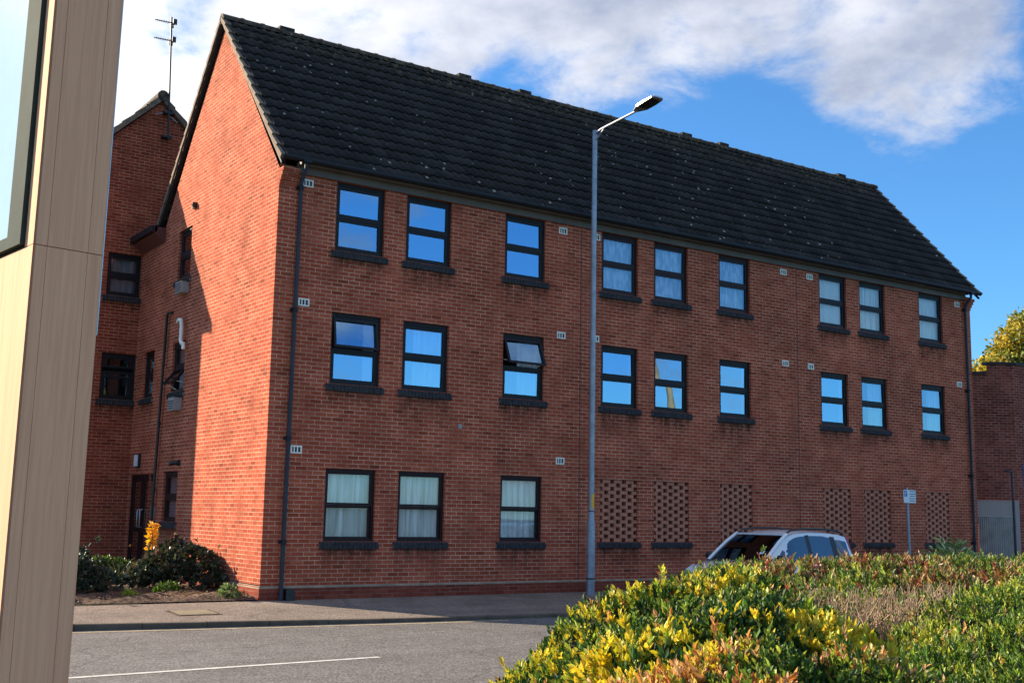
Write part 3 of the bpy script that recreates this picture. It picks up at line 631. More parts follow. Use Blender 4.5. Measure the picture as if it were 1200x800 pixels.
# entrance door: dark double-leaf with side light
u0, u1, z0, z1 = opsG[4]
mb = MB(); bar_frame(mb, fG, u0 + .001, u1 - .001, z0, z1 - .001, -.10, -.04, .06, .06, .04, .07); mb.box(7.0, 7.06, -.1, -.042, z0 + .04, z1 - .07, fG)
door = mb.build('entrance_door', FRB, bld)
for a, b in ((6.20, 7.0), (7.06, 7.74)):
    mb = MB(); bar_frame(mb, fG, a + .002, b - .002, z0 + .04, z1 - .072, -.09, -.055, .09, .09, .2, .09); mb.box(a + .09, b - .09, -.09, -.056, 1.0, 1.12, fG); mb.build('door_leaf', FRB, door)
    mb = MB(); mb.face([fG(a + .08, -.075, .2), fG(b - .08, -.075, .2), fG(b - .08, -.075, 2.15), fG(a + .08, -.075, 2.15)]); mb.build('pane', GLD, door)
for u in (6.93, 7.12):
    mb = MB(); mb.tube([fG(u, -.055, 1.1), fG(u, .0, 1.12), fG(u, .0, 1.48), fG(u, -.055, 1.5)], .014, 8); mb.build('door_handle', ALU, door)
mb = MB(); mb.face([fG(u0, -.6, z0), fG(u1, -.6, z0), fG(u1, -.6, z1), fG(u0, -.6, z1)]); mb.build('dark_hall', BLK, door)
# air vents (white, three slots)
for (x, z) in [(.56, 7.47), (.58, 5.26), (.56, 2.61), (6.41, 7.47), (6.39, 5.24), (6.40, 2.64), (7.30, 7.47), (7.29, 5.26), (13.10, 7.47), (14.03, 7.47), (13.12, 5.24), (14.02, 5.24), (19.99, 7.47), (19.97, 5.26)]:
    mb = MB(); w_, h_ = .108, .07
    mb.box(x - w_, x + w_, -.004, .012, z - h_, z - h_ + .022, fF); mb.box(x - w_, x + w_, -.004, .012, z + h_ - .026, z + h_, fF)
    for u in (-.108, -.05, .012, .074 + .006): mb.box(x + u, x + u + (.028 if abs(u) > .06 else .022), -.004, .011, z - h_ + .022, z + h_ - .026, fF)
    v = mb.build('air_vent', WHT, bld)
    mb = MB(); mb.face([fF(x - w_ + .01, .003, z - h_ + .01), fF(x + w_ - .01, .003, z - h_ + .01), fF(x + w_ - .01, .003, z + h_ - .01), fF(x - w_ + .01, .003, z + h_ - .01)]); mb.build('slots', BLKP, v)
# drainpipes
def downpipe(x0, x1):
    mb = MB(); mb.tube([(x0, -.27, 7.80), (x0, -.26, 7.66), (x0 - .0, -.09, 7.46), (x0, -.07, 7.36), (x1, -.07, -.02)], .036, 12)
    p = mb.build('downpipe', PIPE, bld)
    for z in (7.3, 5.05, 2.75, .95):
        xx = x0 + (x1 - x0) * (7.36 - z) / 7.4; mb = MB(); mb.tube([(xx, -.07, z), (xx, -.07, z + .09)], .046, 12); mb.box(xx - .075, xx + .075, -.03, 0, z + .02, z + .07); mb.build('pipe_collar', GUT, p)
    mb = MB(); mb.tube([(x0, -.27, 7.74), (x0, -.27, 7.83)], .055, 12); mb.box(x0 - .08, x0 + .08, -.34, -.20, 7.76, 7.80); mb.build('outlet', GUT, p)
downpipe(.40, .365); downpipe(20.27, 20.30)
mb = MB(); mb.box(.44, .60, -.12, -.022, -.02, .19); mb.build('drain_surround', BLKP, bld)
# movement joints
for x in (6.90, 13.56):
    mb = MB(); mb.box(x - .006, x + .006, -.001, .003, .25, 7.60, fF); mb.build('movement_joint', COPE, bld)
mb = MB(); mb.box(3.92, 4.0, 0, .02, 3.17, 3.25, fF); mb.build('wall_plate', GRY, bld)
# gable fittings
mb = MB(); mb.box(4.36, 4.5, 0, .06, 7.82, 7.93, fG); mb.face([fG(4.34, .001, 7.95), fG(4.52, .001, 7.95), fG(4.52, .12, 7.87), fG(4.34, .12, 7.87)]); mb.box(4.34, 4.36, 0, .1, 7.82, 7.93, fG); mb.build('vent_hood', BLKP, bld)
for (a, b, c, d) in ((4.55, 4.93, 6.03, 6.27), (4.58, 4.95, 3.55, 3.82)):
    mb = MB(); mb.box(a, b, 0, .17, c, d, fG); bx = mb.build('extractor_box', GRY, bld); mb = MB(); mb.box(a - .02, b + .02, 0, .18, d + .001, d + .02, fG)
    for k in range(4): mb.box(a + .02, b - .02, .17, .176, c + .03 + k * .05, c + .05 + k * .05, fG)
    mb.build('cover', BLKP, bx)
mb = MB(); mb.tube([fG(5.05, .03, 5.46), fG(4.8, .09, 5.47), fG(4.62, .1, 5.44), fG(4.57, .1, 5.30), fG(4.57, .1, 5.0), fG(4.50, .1, 4.93), fG(4.40, .1, 4.93), fG(4.38, .1, 4.80)], .04, 10); mb.build('flue_pipe', WHT, bld)
mb = MB(); mb.tube([fG(5.45, .02, 5.72), fG(5.62, .07, 5.72), fG(5.66, .07, 5.66), fG(5.80, .07, 2.9), fG(5.93, .07, .1)], .03, 10); sp = mb.build('soil_pipe', BLKP, bld)
for u, z in ((5.78, 3.3), (5.87, 1.9)): mb = MB(); mb.tube([fG(u, .07, z), fG(u, .07, z + .07)], .042, 10); mb.build('pipe_collar', BLKP, sp)
mb = MB(); mb.box(5.86, 5.95, .0, .09, 1.32, 1.58, fG); mb.build('entry_panel', ALU, bld)
mb = MB(); mb.box(7.10, 7.32, 0, .06, 2.42, 2.72, fG); wl = mb.build('wall_light', BLKP, bld); mb = MB(); mb.box(7.13, 7.29, .06, .10, 2.45, 2.70, fG); mb.build('diffuser', SIGNW, wl)
mb = MB(); mb.box(4.44, 4.54, 0, .05, 2.40, 2.52, fG); mb.tube([fG(4.49, .05, 2.46), fG(4.49, .11, 2.46), fG(4.60, .16, 2.44)], .045, 10); mb.build('security_camera', BLKP, bld)
mb = MB(); mb.box(3.905, 3.95, 0, .02, 5.9, 6.55, fG); 
# tv aerial bolted to the wing gable
ax, ay = .34, WY - .17
mb = MB(); mb.tube([(ax + .02, ay, 10.25), (ax - .08, ay, 13.32)], .022, 8); ae = mb.build('tv_aerial', BLKP, bld)
for z in (10.3, 10.9): mb = MB(); mb.box(ax - .12, ax + .1, ay - .02, WY, z, z + .05); mb.build('bracket', BLKP, ae)
mb = MB(); mb.tube([(ax - .3, ay + .1, 10.86), (ax - .05, ay + .1, 10.93), (ax + .25, ay + .1, 10.75)], .015, 6); mb.build('cable', GRY, ae)
for z in (12.72, 13.17):
    mb = MB(); c = Vector((ax - .07, ay, z)); d = Vector((-.75, -.25, -.13)) * .6
    mb.tube([c - d * .15, c + d], .012, 6)
    for k in range(7):
        q = c + d * (.15 + .13 * k); s2 = Vector((.1, -.3, 0)).normalized() * (.10 - .008 * k); mb.tube([q - s2, q + s2], .006, 5)
    for s3 in (-1, 1): mb.box(c.x + .0, c.x + .09, c.y - .12 * s3 - .01, c.y - .12 * s3 + .01, z - .07, z + .07)
    mb.tube([c + Vector((.05, -.12, .05)), c + Vector((.05, .12, .05))], .008, 5); mb.tube([c + Vector((.05, -.12, -.05)), c + Vector((.05, .12, -.05))], .008, 5)
    mb.build('antenna', BLKP, ae)
# bottle on the kitchen window sill
mb = MB(); c = fW(-.62, -.22, 4.05); mb.tube([c, c + Vector((0, 0, .12)), c + Vector((0, 0, .15)), c + Vector((0, 0, .2))], [.035, .035, .015, .015], 10)
tag(mb.build('bottle', emit_free('yellow_plastic', (.6, .5, .05), .3), origin=c), 'yellow plastic bottle standing inside the wide kitchen window of the rear wing', 'bottle')

# ================================================================== NEIGHBOUR
nb = empty('neighbour_building', (21.9, -.1, -.1), 'flat roofed dark red brick building with stepped coping beyond the block', 'building')
A = H(1139, 434, 33.3); Bc = H(1187, 434, 33.3); dU = Vector((Bc.x - A.x, Bc.y - A.y, 0)); LU = dU.length; dU.normalize(); nU = Vector((dU.y, -dU.x, 0))
if nU.y > 0: nU = -nU
fN = frame((A.x, A.y, 0), dU, nU); st = LU * (1156 - 1139) / 48.
mb = MB(); zb = 2.17; z1_, z2_ = 5.70, 5.98
mb.face([fN(0, 0, zb), fN(st, 0, zb), fN(st, 0, z1_), fN(0, 0, z1_)]); mb.face([fN(st, 0, zb), fN(LU, 0, zb), fN(LU, 0, z2_), fN(st, 0, z2_)])
C1 = Vector((Bc.x, Bc.y, 0))
mb.face([C1 + Vector((0, 0, -.3)), C1 + Vector((9, -.6, -.3)), C1 + Vector((9, -.6, z2_)), C1 + Vector((0, 0, z2_))]); mb.face([C1 + Vector((9, -.6, -.3)), C1 + Vector((9, 8, -.3)), C1 + Vector((9, 8, z2_)), C1 + Vector((9, -.6, z2_))])
mb.face([fN(0, 0, z1_), fN(0, -7, z1_), fN(0, -7, -.3), fN(0, 0, -.3)])
mb.build('wall', BRN, nb)
mb = MB(); mb.box(-.0, st - .02, -.25, .05, z1_, z1_ + .075, fN); mb.box(st - .03, LU + .03, -.25, .05, z2_, z2_ + .075, fN)
q = C1 + Vector((.045, -.055, z2_)); mb.box(q.x, q.x + 9, q.y - .6 * 0 - .0, q.y + .3, q.z, q.z + .074); mb.build('coping', COPE, nb)
mb = MB(); mb.face([fN(0, -.6, z1_), fN(LU, -.6, z1_), fN(LU + 5, -8, z1_), fN(0, -8, z1_)]); mb.build('roof', COPE, nb)
mb = MB(); mb.box(.0, LU, -.12, -.02, 1.5, zb - .002, fN); mb.box(LU - .12, LU + .0, -.12, .03, -.2, zb - .004, fN); mb.build('lintel_panel', BEIGE, nb)
# corrugated gate
mb = MB(); rows = []
ga, gb_ = .0, LU - .16; n = 90
for i in range(n + 1):
    u = ga + (gb_ - ga) * i / n; rows.append([fN(u, .03 + .018 * math.sin(i / n * 2 * math.pi * 17), z) for z in (-.2, 1.70)])
mb.grid(rows, smooth=False); gt = mb.build('corrugated_gate', CORR, origin=fN(.5, 0, -.2)); tag(gt, 'pale corrugated metal gate under the beige panel beside the brick block', 'gate')
mb = MB(); mb.box(ga, gb_, .0, .055, 1.70, 1.725, fN); mb.build('top_rail', CORR, gt)
# handrail post with hooked top
mb = MB(); a = H(1190.5, 655, 31.5); b_ = H(1185.5, 553, 31.5); c = H(1176, 550.5, 31.5)
mb.tube([Vector((a.x, a.y, -.15)), a, b_ - Vector((0, 0, .03)), b_, c], [.028] * 5, 8)
ps = mb.build('metal_post', [PIPE], origin=(a.x, a.y, -.15)); tag(ps, 'thin dark metal post with a bent top in front of the corrugated gate', 'post')
# blue framed notice on neighbour wall
mb = MB(); P = H(1197, 575, 33.0); mb.box(P.x, P.x + .7, P.y - .10, P.y - .05, P.z, P.z + .74); ns = mb.build('notice_board', SIGNB, origin=P); tag(ns, 'blue framed pale notice board on the dark neighbouring wall', 'notice board')
mb = MB(); mb.box(P.x + .05, P.x + .65, P.y - .106, P.y - .1, P.z + .05, P.z + .69); mb.build('face', SIGNW, ns)

# ================================================================== STREET LAMP
LX, LY, LZ = 6.79, -.55, -.10
lamp = empty('street_lamp', (LX, LY, LZ), 'tall grey galvanised street lamp standing on the pavement before the brick block', 'street lamp')
mb = MB(); mb.tube([(LX, LY, LZ), (LX, LY, 1.36), (LX, LY, 1.52), (LX, LY, 1.9), (LX + .01, LY, 6), (LX + .02, LY, 9.60)], [.083, .083, .060, .058, .056, .052], 20); pole = mb.build('pole', GALV, lamp)
mb = MB(); mb.tube([(LX, LY, .28), (LX, LY, .31)], .0845, 20, False); mb.tube([(LX, LY, 1.62), (LX, LY, 1.64)], .0605, 20, False); mb.build('band', BLKP, pole)
mb = MB(); mb.grid([[(LX + .0615 * math.cos(t), LY + .0615 * math.sin(t), z) for t in [math.radians(a) for a in range(-125, 40, 15)]] for z in (1.69, 1.97)]); mb.build('orange_label', ORNG, lamp)
mb = MB(); mb.box(LX + .03, LX + .034, LY - .0555, LY - .0535, 1.78, 1.88); mb.build('marking', TXT, lamp)
mb = MB(); mb.grid([[(LX + .0855 * math.cos(t), LY + .0855 * math.sin(t), z) for t in [math.radians(a) for a in range(-150, -60, 15)]] for z in (.45, 1.05)]); mb.build('access_door', GALV, lamp)
for z in (1.22, 1.14): mb = MB(); mb.tube([(LX - .02, LY - .078, z), (LX - .02, LY - .092, z)], .013, 8); mb.build('bolt', WHT, lamp)
AX = LX + .02
mb = MB(); mb.tube([(AX, LY, 9.52), (AX, LY - .22, 9.58), (AX, LY - 1.36, 9.66)], [.030, .026, .024], 12); mb.build('arm', GALV, lamp)
mb = MB(); mb.tube([(AX, LY, 9.36), (AX, LY - .30, 9.56)], .018, 8); mb.build('brace', GALV, lamp)
# flat LED head with a slim tapered body
mb = MB(); rows = []
for k, (s_, hw, th) in enumerate([(0, .05, .05), (.10, .10, .07), (.2, .15, .09), (.45, .16, .085), (.66, .15, .06), (.72, .11, .03)]):
    y = LY - 1.30 - s_; zc_ = 9.67 + .12 * s_
    rows.append([(AX + hw * a, y, zc_ + th * b) for a, b in ((-1, -.3), (-1, .2), (-.8, .5), (0, .62), (.8, .5), (1, .2), (1, -.3), (0, -.3))])
mb.grid(rows, closed_v=True, smooth=False); mb.face([Vector(q) for q in rows[0]]); mb.face([Vector(q) for q in rows[-1]][::-1]); hd = mb.build('lamp_head', ALU, lamp)
mb = MB(); mb.face([(AX - .12, LY - 1.94, 9.70), (AX + .12, LY - 1.94, 9.70), (AX + .12, LY - 1.55, 9.66), (AX - .12, LY - 1.55, 9.66)]); mb.build('lens', BLKP, hd)

# ================================================================== PARKING SIGN
SX, SY = 16.27, -1.0
sg = empty('parking_sign', (SX, SY, -.04), 'small white parking sign with blue P on a grey post by the brick grilles', 'sign')
mb = MB(); mb.tube([(SX + .03, SY, -.05), (SX - .02, SY, 2.36)], .035, 12); mb.build('post', GALV, sg)
mb = MB(); mb.box(SX - .21, SX + .25, SY - .055, SY - .045, 1.985, 2.30); pl = mb.build('plate', SIGNW, sg)
mb = MB(); mb.box(SX - .185, SX - .085, SY - .060, SY - .055, 2.14, 2.28); mb.build('blue_panel', SIGNB, pl)
mb = MB(); q = (SX - .158, SY - .0625, 2.165); mb.box(q[0], q[0] + .016, SY - .063, SY - .0605, 2.165, 2.258)
mb.grid([[(q[0] + .012 + r_ * math.cos(t_), SY - .0625, 2.232 + r_ * math.sin(t_)) for r_ in (.011, .026)] for t_ in [math.radians(a_) for a_ in range(-90, 91, 15)]])
mb.build('letter', SIGNW, pl)
mb = MB()
for k, (w_, z) in enumerate(((.19, 2.265), (.22, 2.205), (.15, 2.15), (.24, 2.09), (.22, 2.035))):
    x = SX + .085 - w_ / 2 + .03
    while x < SX + .115 + w_ / 2: 
        l = random.uniform(.015, .035); mb.box(x, x + l, SY - .058, SY - .055, z - .009, z + .009); x += l + .008
mb.build('lettering', TXT, pl)

mb = MB(); mb.tube([(20.7, -11.4, -.06), (19.65, -11.4, 5.2), (18.75, -11.4, 9.8)], [.16, .14, .11], 12)
tp = mb.build('telegraph_pole', plain('weathered_pole', (.34, .24, .15), .85, var=.3, scale=3), origin=(20.7, -11.4, -.06)); tag(tp, 'leaning wooden pole across the road, seen only as a reflection in a first floor window', 'pole')
mb = MB(); mb.box(18.2, 19.3, -11.45, -11.27, 9.3, 9.42); mb.build('crossarm', BARK, tp)
# ================================================================== CARS
def lerp(a, b, t): return a + (b - a) * t
def make_car(name, origin, yaw, paint, label, full=True):
    root = empty(name, origin, label, 'car', 'parked cars')
    root.rotation_euler = (0, 0, yaw); root.scale = (.91, 1, 1)
    def build(mb, nm, mats, parent):
        o = mb.build(nm, mats, None, (0, 0, 0)); o.parent = parent; return o
    # x forward = -x in car frame: front at x=0, rear at x=3.55
    L = 3.56
    # lower body stations: x, half width, z bottom, z belt (shoulder), crown
    st_ = [(0.0, .50, .38, .60, .0), (.06, .66, .26, .70, .01), (.25, .76, .22, .80, .02), (.55, .79, .22, .885, .03), (.90, .80, .24, .955, .02), (1.3, .805, .24, .975, 0), (2.0, .81, .24, .985, 0), (2.8, .805, .24, 1.0, 0), (3.3, .79, .24, 1.0, 0), (3.5, .75, .28, .99, 0), (L, .68, .34, .93, 0)]
    mb = MB(); rows = []
    for x, hw, zb_, zt, cr in st_:
        pr = [(-hw + .06, zb_), (-hw, zb_ + .10), (-hw - .012, lerp(zb_, zt, .5)), (-hw + .01, zt - .10), (-hw + .06, zt - .02), (-hw + .16, zt + cr * .5), (0, zt + cr)]
        pr = pr + [(-a, b) for a, b in pr[-2::-1]]
        rows.append([(x, a, b) for a, b in pr])
    mb.grid(rows); mb.face([Vector(q) for q in rows[0]]); mb.face([Vector(q) for q in rows[-1]][::-1])
    body = build(mb, 'body', [paint], root)
    # greenhouse: roof skin and pillars as a lofted cabin
    prof = [(.88, .95, .70), (1.10, 1.13, .665), (1.35, 1.31, .63), (1.58, 1.44, .60), (1.80, 1.495, .585), (2.2, 1.52, .58), (2.7, 1.515, .58), (3.1, 1.49, .575), (3.32, 1.45, .565), (3.42, 1.30, .60), (3.53, 1.0, .68)]
    top = MB(); rows = []
    for x, z, hw in prof:
        if x < 1.5 or x > 3.35: rows.append([(x, a * hw, z - .02 * abs(a) ** 3) for a in (-1, -.93, -.5, 0, .5, .93, 1)])
        else: rows.append([(x, a * hw, z - .045 * abs(a) ** 4) for a in (-1.06, -.93, -.5, 0, .5, .93, 1.06)])
    # side skins from roof edge to belt
    sid = MB()
    def rz(x): return float(np.interp(x, [p[0] for p in prof], [p[1] for p in prof]))
    def rh(x): return float(np.interp(x, [p[0] for p in prof], [p[2] for p in prof])) * (1.06 if 1.5 <= x <= 3.35 else 1.0)
    xs_ = [.88, 1.1, 1.35, 1.58, 1.8, 2.0, 2.2, 2.45, 2.7, 2.9, 3.1, 3.32, 3.42, 3.53]
    for sgn in (-1, 1):
        r2 = []
        for x in xs_:
            zt = rz(x) - (.045 if 1.5 <= x <= 3.35 else .02); hb = .775; zb_ = .96
            if x > 3.4: hb = .72
            r2.append([(x, sgn * lerp(hb, rh(x), t), lerp(zb_, max(zt, .965), t)) for t in (0, .25, .5, .75, 1)])
        sid.grid(r2)
    top.m = 0
    # roof skin between x 1.5 and 3.4, glass windscreen and tailgate separate
    roofrows = [r for r in rows if r[0][0] >= 1.55]
    top.grid(roofrows); 
    b2 = len(sid.v); sid.v += top.v; sid.f += [tuple(i + b2 for i in f) for f in top.f]; sid.mi += top.mi; sid.sm += top.sm
    # A pillars
    for sgn in (-1, 1):
        sid.tube([(.88, sgn * .69, .955), (1.10, sgn * .665, 1.125), (1.35, sgn * .635, 1.30), (1.60, sgn * .605, 1.445)], .035, 8)
    sid.box(1.55, 1.62, -.6, .6, 1.425, 1.455)
    cabin = build(sid, 'cabin', [paint], root)
    ws = MB(); wr_ = [[(x, a * hw * .96, z + .004 - .02 * abs(a) ** 3) for a in (-1, -.5, 0, .5, 1)] for x, z, hw in [(.87, .955, .70), (1.10, 1.135, .665), (1.35, 1.312, .63), (1.57, 1.432, .605)]]
    ws.grid(wr_); wso = build(ws, 'windscreen', [CARG], root)
    for sgn in (-1, 1):   # wipers and black scuttle
        pass
    sc = MB(); sc.box(.80, .90, -.66, .66, .94, .965); build(sc, 'scuttle', [BLKP], wso)
    tk = MB(); tk.box(1.28, 1.36, -.42, -.30, 1.06, 1.14) if False else tk.face([(1.045, -.52, 1.10), (1.045, -.42, 1.10), (1.12, -.42, 1.155), (1.12, -.52, 1.155)]); build(tk, 'permit', [SIGNW], wso)
    # side windows set proud of the skin
    def side_pt(x, t, sgn, off=.006):
        zt = rz(x) - (.045 if 1.5 <= x <= 3.35 else .02); y = lerp(.775, rh(x), t); return (x, sgn * (y + off), lerp(.96, zt, t))
    def side_panel(xs2, t0, t1, sgn, off):
        m_ = MB(); m_.grid([[side_pt(x, lerp(t0(x), t1(x), k / 4), sgn, off) for k in range(5)] for x in xs2]); return m_
    dark = newroom
    for sgn in (-1, 1):
        nm = 'side_window'
        tA = lambda x: float(np.interp(x, [1.12, 1.30, 1.62, 1.9, 2.1], [.06, .50, .84, .90, .90]))
        a = side_panel([1.12, 1.2, 1.3, 1.45, 1.62, 1.8, 1.95, 2.08], lambda x: .05, tA, sgn, .005); build(a, nm, [dark], root)
        b = side_panel([2.20, 2.4, 2.6, 2.80], lambda x: .05, lambda x: .90 - max(0, x - 2.7) * .5, sgn, .005); build(b, nm, [dark], root)
        c_ = side_panel([2.96, 3.1, 3.2, 3.30], lambda x: .14, lambda x: .80, sgn, .005); build(c_, nm, [dark], root)
        p_ = side_panel([2.085, 2.195], lambda x: .0, lambda x: .93, sgn, .003); build(p_, 'pillar_trim', [BLKP], root)
        p_ = side_panel([2.805, 2.955], lambda x: .0, lambda x: .9, sgn, .003); build(p_, 'pillar_trim', [BLKP], root)
        rl = MB(); rl.tube([(1.62, sgn * .575, 1.46), (1.75, sgn * .585, 1.515), (2.1, sgn * .585, 1.545), (2.7, sgn * .585, 1.545), (3.15, sgn * .575, 1.51), (3.3, sgn * .565, 1.46)], .018, 8); build(rl, 'roof_rail', [BLKP], root)
        tl_ = MB(); tl_.grid([[(3.345 + k * .022 + e, sgn * (.585 + k * .020), 1.42 - k * .1) for e in (-.03, .03, .075)] for k in range(7)]); build(tl_, 'tail_lamp', [TAILM], root)
        hl = MB(); hl.grid([[(.03 + .17 * j, sgn * (.50 + .085 * j - .01 * i), .60 + .10 * i + .03 * j) for i in range(3)] for j in range(4)]); build(hl, 'headlight', [SIGNW], root)
        mr = MB(); mr.tube([(1.12, sgn * .78, 1.0), (1.10, sgn * .86, 1.02), (1.10, sgn * .93, 1.03)], [.03, .075, .06], 10); build(mr, 'wing_mirror', [BLKP], root)
        for x in (.68, 2.98):
            tyre = MB(); tyre.tube([(x, sgn * .64, .28), (x, sgn * .66, .28), (x, sgn * .80, .28), (x, sgn * .82, .28)], [.25, .285, .285, .25], 28)
            w_ = build(tyre, 'wheel', [RUB], root); rim = MB(); rim.tube([(x, sgn * .815, .28), (x, sgn * .828, .28)], [.19, .17], 20); build(rim, 'rim', [ALU], w_)
    rg = MB(); rg.face([(3.43, -.50, 1.30), (3.43, .50, 1.30), (3.53, .56, 1.02), (3.53, -.56, 1.02)]); build(rg, 'rear_window', [dark], root)
    li = MB(); li.box(.95, 3.38, -.74, .74, .90, .945); li.grid([[(x, a * (rh(x) - .04), rz(x) - .06) for a in (-1, 0, 1)] for x in (1.66, 2.2, 2.8, 3.3)])
    for sg_ in (-1, 1): li.grid([[(x, sg_ * lerp(.745, rh(x) - .04, t_), lerp(.95, rz(x) - .07, t_)) for t_ in (0, .5, 1)] for x in (1.15, 1.4, 1.66, 2.2, 2.8, 3.3)])
    build(li, 'interior', [BLK], root)
    st2 = MB(); st2.box(1.75, 1.95, -.5, -.15, .6, 1.22); st2.box(1.75, 1.95, .15, .5, .6, 1.22); build(st2, 'seat', [BLK], root)
    return root
newroom = None
m, t = newmat('tinted_car_glass')
newroom = m
t.out(t.n('ShaderNodeMixShader', {0: t.math('MULTIPLY_ADD', (t.n('ShaderNodeLayerWeight', {'Blend': .3}), 'Fresnel'), .45, .14), 1: t.n('ShaderNodeBsdfDiffuse', {'Color': (.012, .013, .016, 1)}), 2: t.n('ShaderNodeBsdfGlossy', {'Color': (.9, .95, 1, 1), 'Roughness': .02})}))
make_car('parked_car', (6.52, -4.05, -.17), 0.0, CARP, 'silver small car with black roof rails parked before the brick grilles, behind the hedge')
make_car('parked_car', (21.2, -3.0, -.17), 0.0, CARW, 'white car cut off by the right edge of the picture, behind the hedge')

# ================================================================== SIGN TOTEM
c0 = Vector((-7.1703, -14.877, 0)); dr = Vector((.99255, .12187, 0)); bk = Vector((-.12187, .99255, 0)); TW = .262; TD = .95
tot = empty('sign_pylon', (c0.x, c0.y, -.04), 'tall wood clad sign pylon with pale panel at the left edge of the picture', 'sign')
fT = frame((c0.x, c0.y, 0), dr, -bk); fL = frame((c0.x, c0.y, 0), bk, -dr)
mb = MB(); mb.box(.012, TW - .012, -TD + .012, -.012, -.04, 4.4, fT); mb.build('core', BLKP, tot)
ZJ = 2.508; s1, s2 = TW * .2, TW * .785
for (a, b) in ((.0, s1), (s1, s2), (s2, TW)):
    for (z0, z1) in ((-.04, ZJ), (ZJ, 4.4)):
        mb = MB(); uo = random.uniform(0, 50); aa, bb = a + (.0008 if a > 0 else 0), b - (.0008 if b < TW else .0); z0_, z1_ = z0 + .0015, z1 - .0015
        mb.box(aa, bb, -.011, .0, z0_, z1_, fT)
        mb.uv[3] = None; mb.uv = {2: [(uo, z0_ + uo), (uo + bb - aa, z0_ + uo), (uo + bb - aa, z1_ + uo), (uo, z1_ + uo)], 3: [(uo, z0_ + uo), (uo, z1_ + uo), (uo + bb - aa, z1_ + uo), (uo + bb - aa, z0_ + uo)]}
        mb.build('front_board', WOOD, tot)
mb = MB(); mb.box(.0, TD, -.010, -.0005, -.04, ZJ - .0015, fL); mb.box(.0, .088, -.010, -.0005, ZJ + .0015, 4.4, fL); mb.build('side_board', WOOD, tot)
mb = MB(); mb.box(TW - .01, TW + .0, -TD, -.012, -.04, 4.4, fT); mb.box(0, TW - .012, -TD - .01, -TD, -.04, 4.4, fT); mb.build('back_board', WOOD, tot)
mb = MB(); mb.box(TW + .0005, TW + .004, -.03, .001, 2.2, 4.4, fT); mb.build('edge_trim', ALU, tot)
mb = MB(); mb.box(.092, .24, -.009, .018, ZJ + .012, 4.4, fL); mb.box(.24, TD, -.009, .018, ZJ + .012, ZJ + .06, fL); mb.build('panel_frame', PFRAME, tot)
mb = MB(); mb.box(.24, TD, -.009, .008, ZJ + .06, 4.4, fL); mb.build('panel', PANEL, tot)

tot.rotation_euler = (0, math.radians(.55), 0); tot.location.x -= .024
# ================================================================== PLANTS
def leaf_object(name, mat, base, axis, size, cols, parent=None, origin=(0, 0, 0), width=.42, fold=.25, droop=.15):
    base = np.asarray(base); axis = np.asarray(axis); axis /= np.linalg.norm(axis, axis=1)[:, None] + 1e-9; n = len(base); size = np.asarray(size)[:, None]
    r = rng.normal(size=(n, 3)); side = np.cross(axis, r); side /= np.linalg.norm(side, axis=1)[:, None] + 1e-9; nn = np.cross(side, axis)
    tip = base + axis * size - nn * size * droop; up_ = nn * size * fold * width
    def off(t_, w_): return base + axis * size * t_ - nn * size * droop * t_ * t_ + side * size * width * .5 * w_ + up_ * abs(w_)
    V = np.stack([base, off(.28, .8), off(.62, .95), tip, off(.62, -.95), off(.28, -.8)], 1).reshape(-1, 3) - np.array(ORIG.get(parent.name) if parent else origin)
    i = np.arange(n) * 6; F = np.stack([i, i + 1, i + 2, i + 3, i, i + 3, i + 4, i + 5], 1).reshape(-1, 4)
    me = bpy.data.meshes.new(name); me.vertices.add(n * 6); me.vertices.foreach_set('co', V.ravel()); me.loops.add(n * 8); me.loops.foreach_set('vertex_index', F.ravel())
    me.polygons.add(n * 2); me.polygons.foreach_set('loop_start', np.arange(0, n * 8, 4)); me.polygons.foreach_set('loop_total', np.full(n * 2, 4))
    me.update(calc_edges=True); me.materials.append(mat)
    ca = me.color_attributes.new('Col', 'FLOAT_COLOR', 'POINT'); cc_ = np.ones((n, 6, 4)); cc_[:, :, :3] = np.asarray(cols)[:, None, :]; ca.data.foreach_set('color', cc_.ravel())
    o = bpy.data.objects.new(name, me); COL.objects.link(o)
    if parent: o.parent = parent; ORIG[o.name] = ORIG[parent.name]
    else: o.location = origin; ORIG[o.name] = Vector(origin)
    return o
def noise3(P, s, seed=0):
    a = P * s + seed; return (np.sin(a[:, 0] * 1.7 + np.sin(a[:, 1] * 2.3 + a[:, 2])) + np.sin(a[:, 1] * 2.1 + np.sin(a[:, 2] * 1.9 + a[:, 0] * 1.3)) + np.sin(a[:, 2] * 2.7 + np.sin(a[:, 0] * 2.9))) / 3
def mound_points(mounds, n, shell=.16, upper=-.35):
    m = np.array(mounds); area = m[:, 3] * m[:, 4] + m[:, 3] * m[:, 5]; idx = rng.choice(len(m), n * 3, p=area / area.sum()); q = m[idx]
    d = rng.normal(size=(n * 3, 3)); d /= np.linalg.norm(d, axis=1)[:, None]; keep = d[:, 2] > upper; d = d[keep]; q = q[keep]
    r = 1 - np.abs(rng.normal(size=len(d))) * shell + .07 * noise3(q[:, :3] + d, 7.0)
    P = q[:, :3] + d * q[:, 3:6] * r[:, None]; N = d / q[:, 3:6]; N /= np.linalg.norm(N, axis=1)[:, None]
    # drop points well inside other mounds
    inside = np.zeros(len(P), bool)
    for k in m: inside |= (((P - k[:3]) / k[3:6]) ** 2).sum(1) < .55
    P, N = P[~inside], N[~inside]; return P[:n], N[:n]
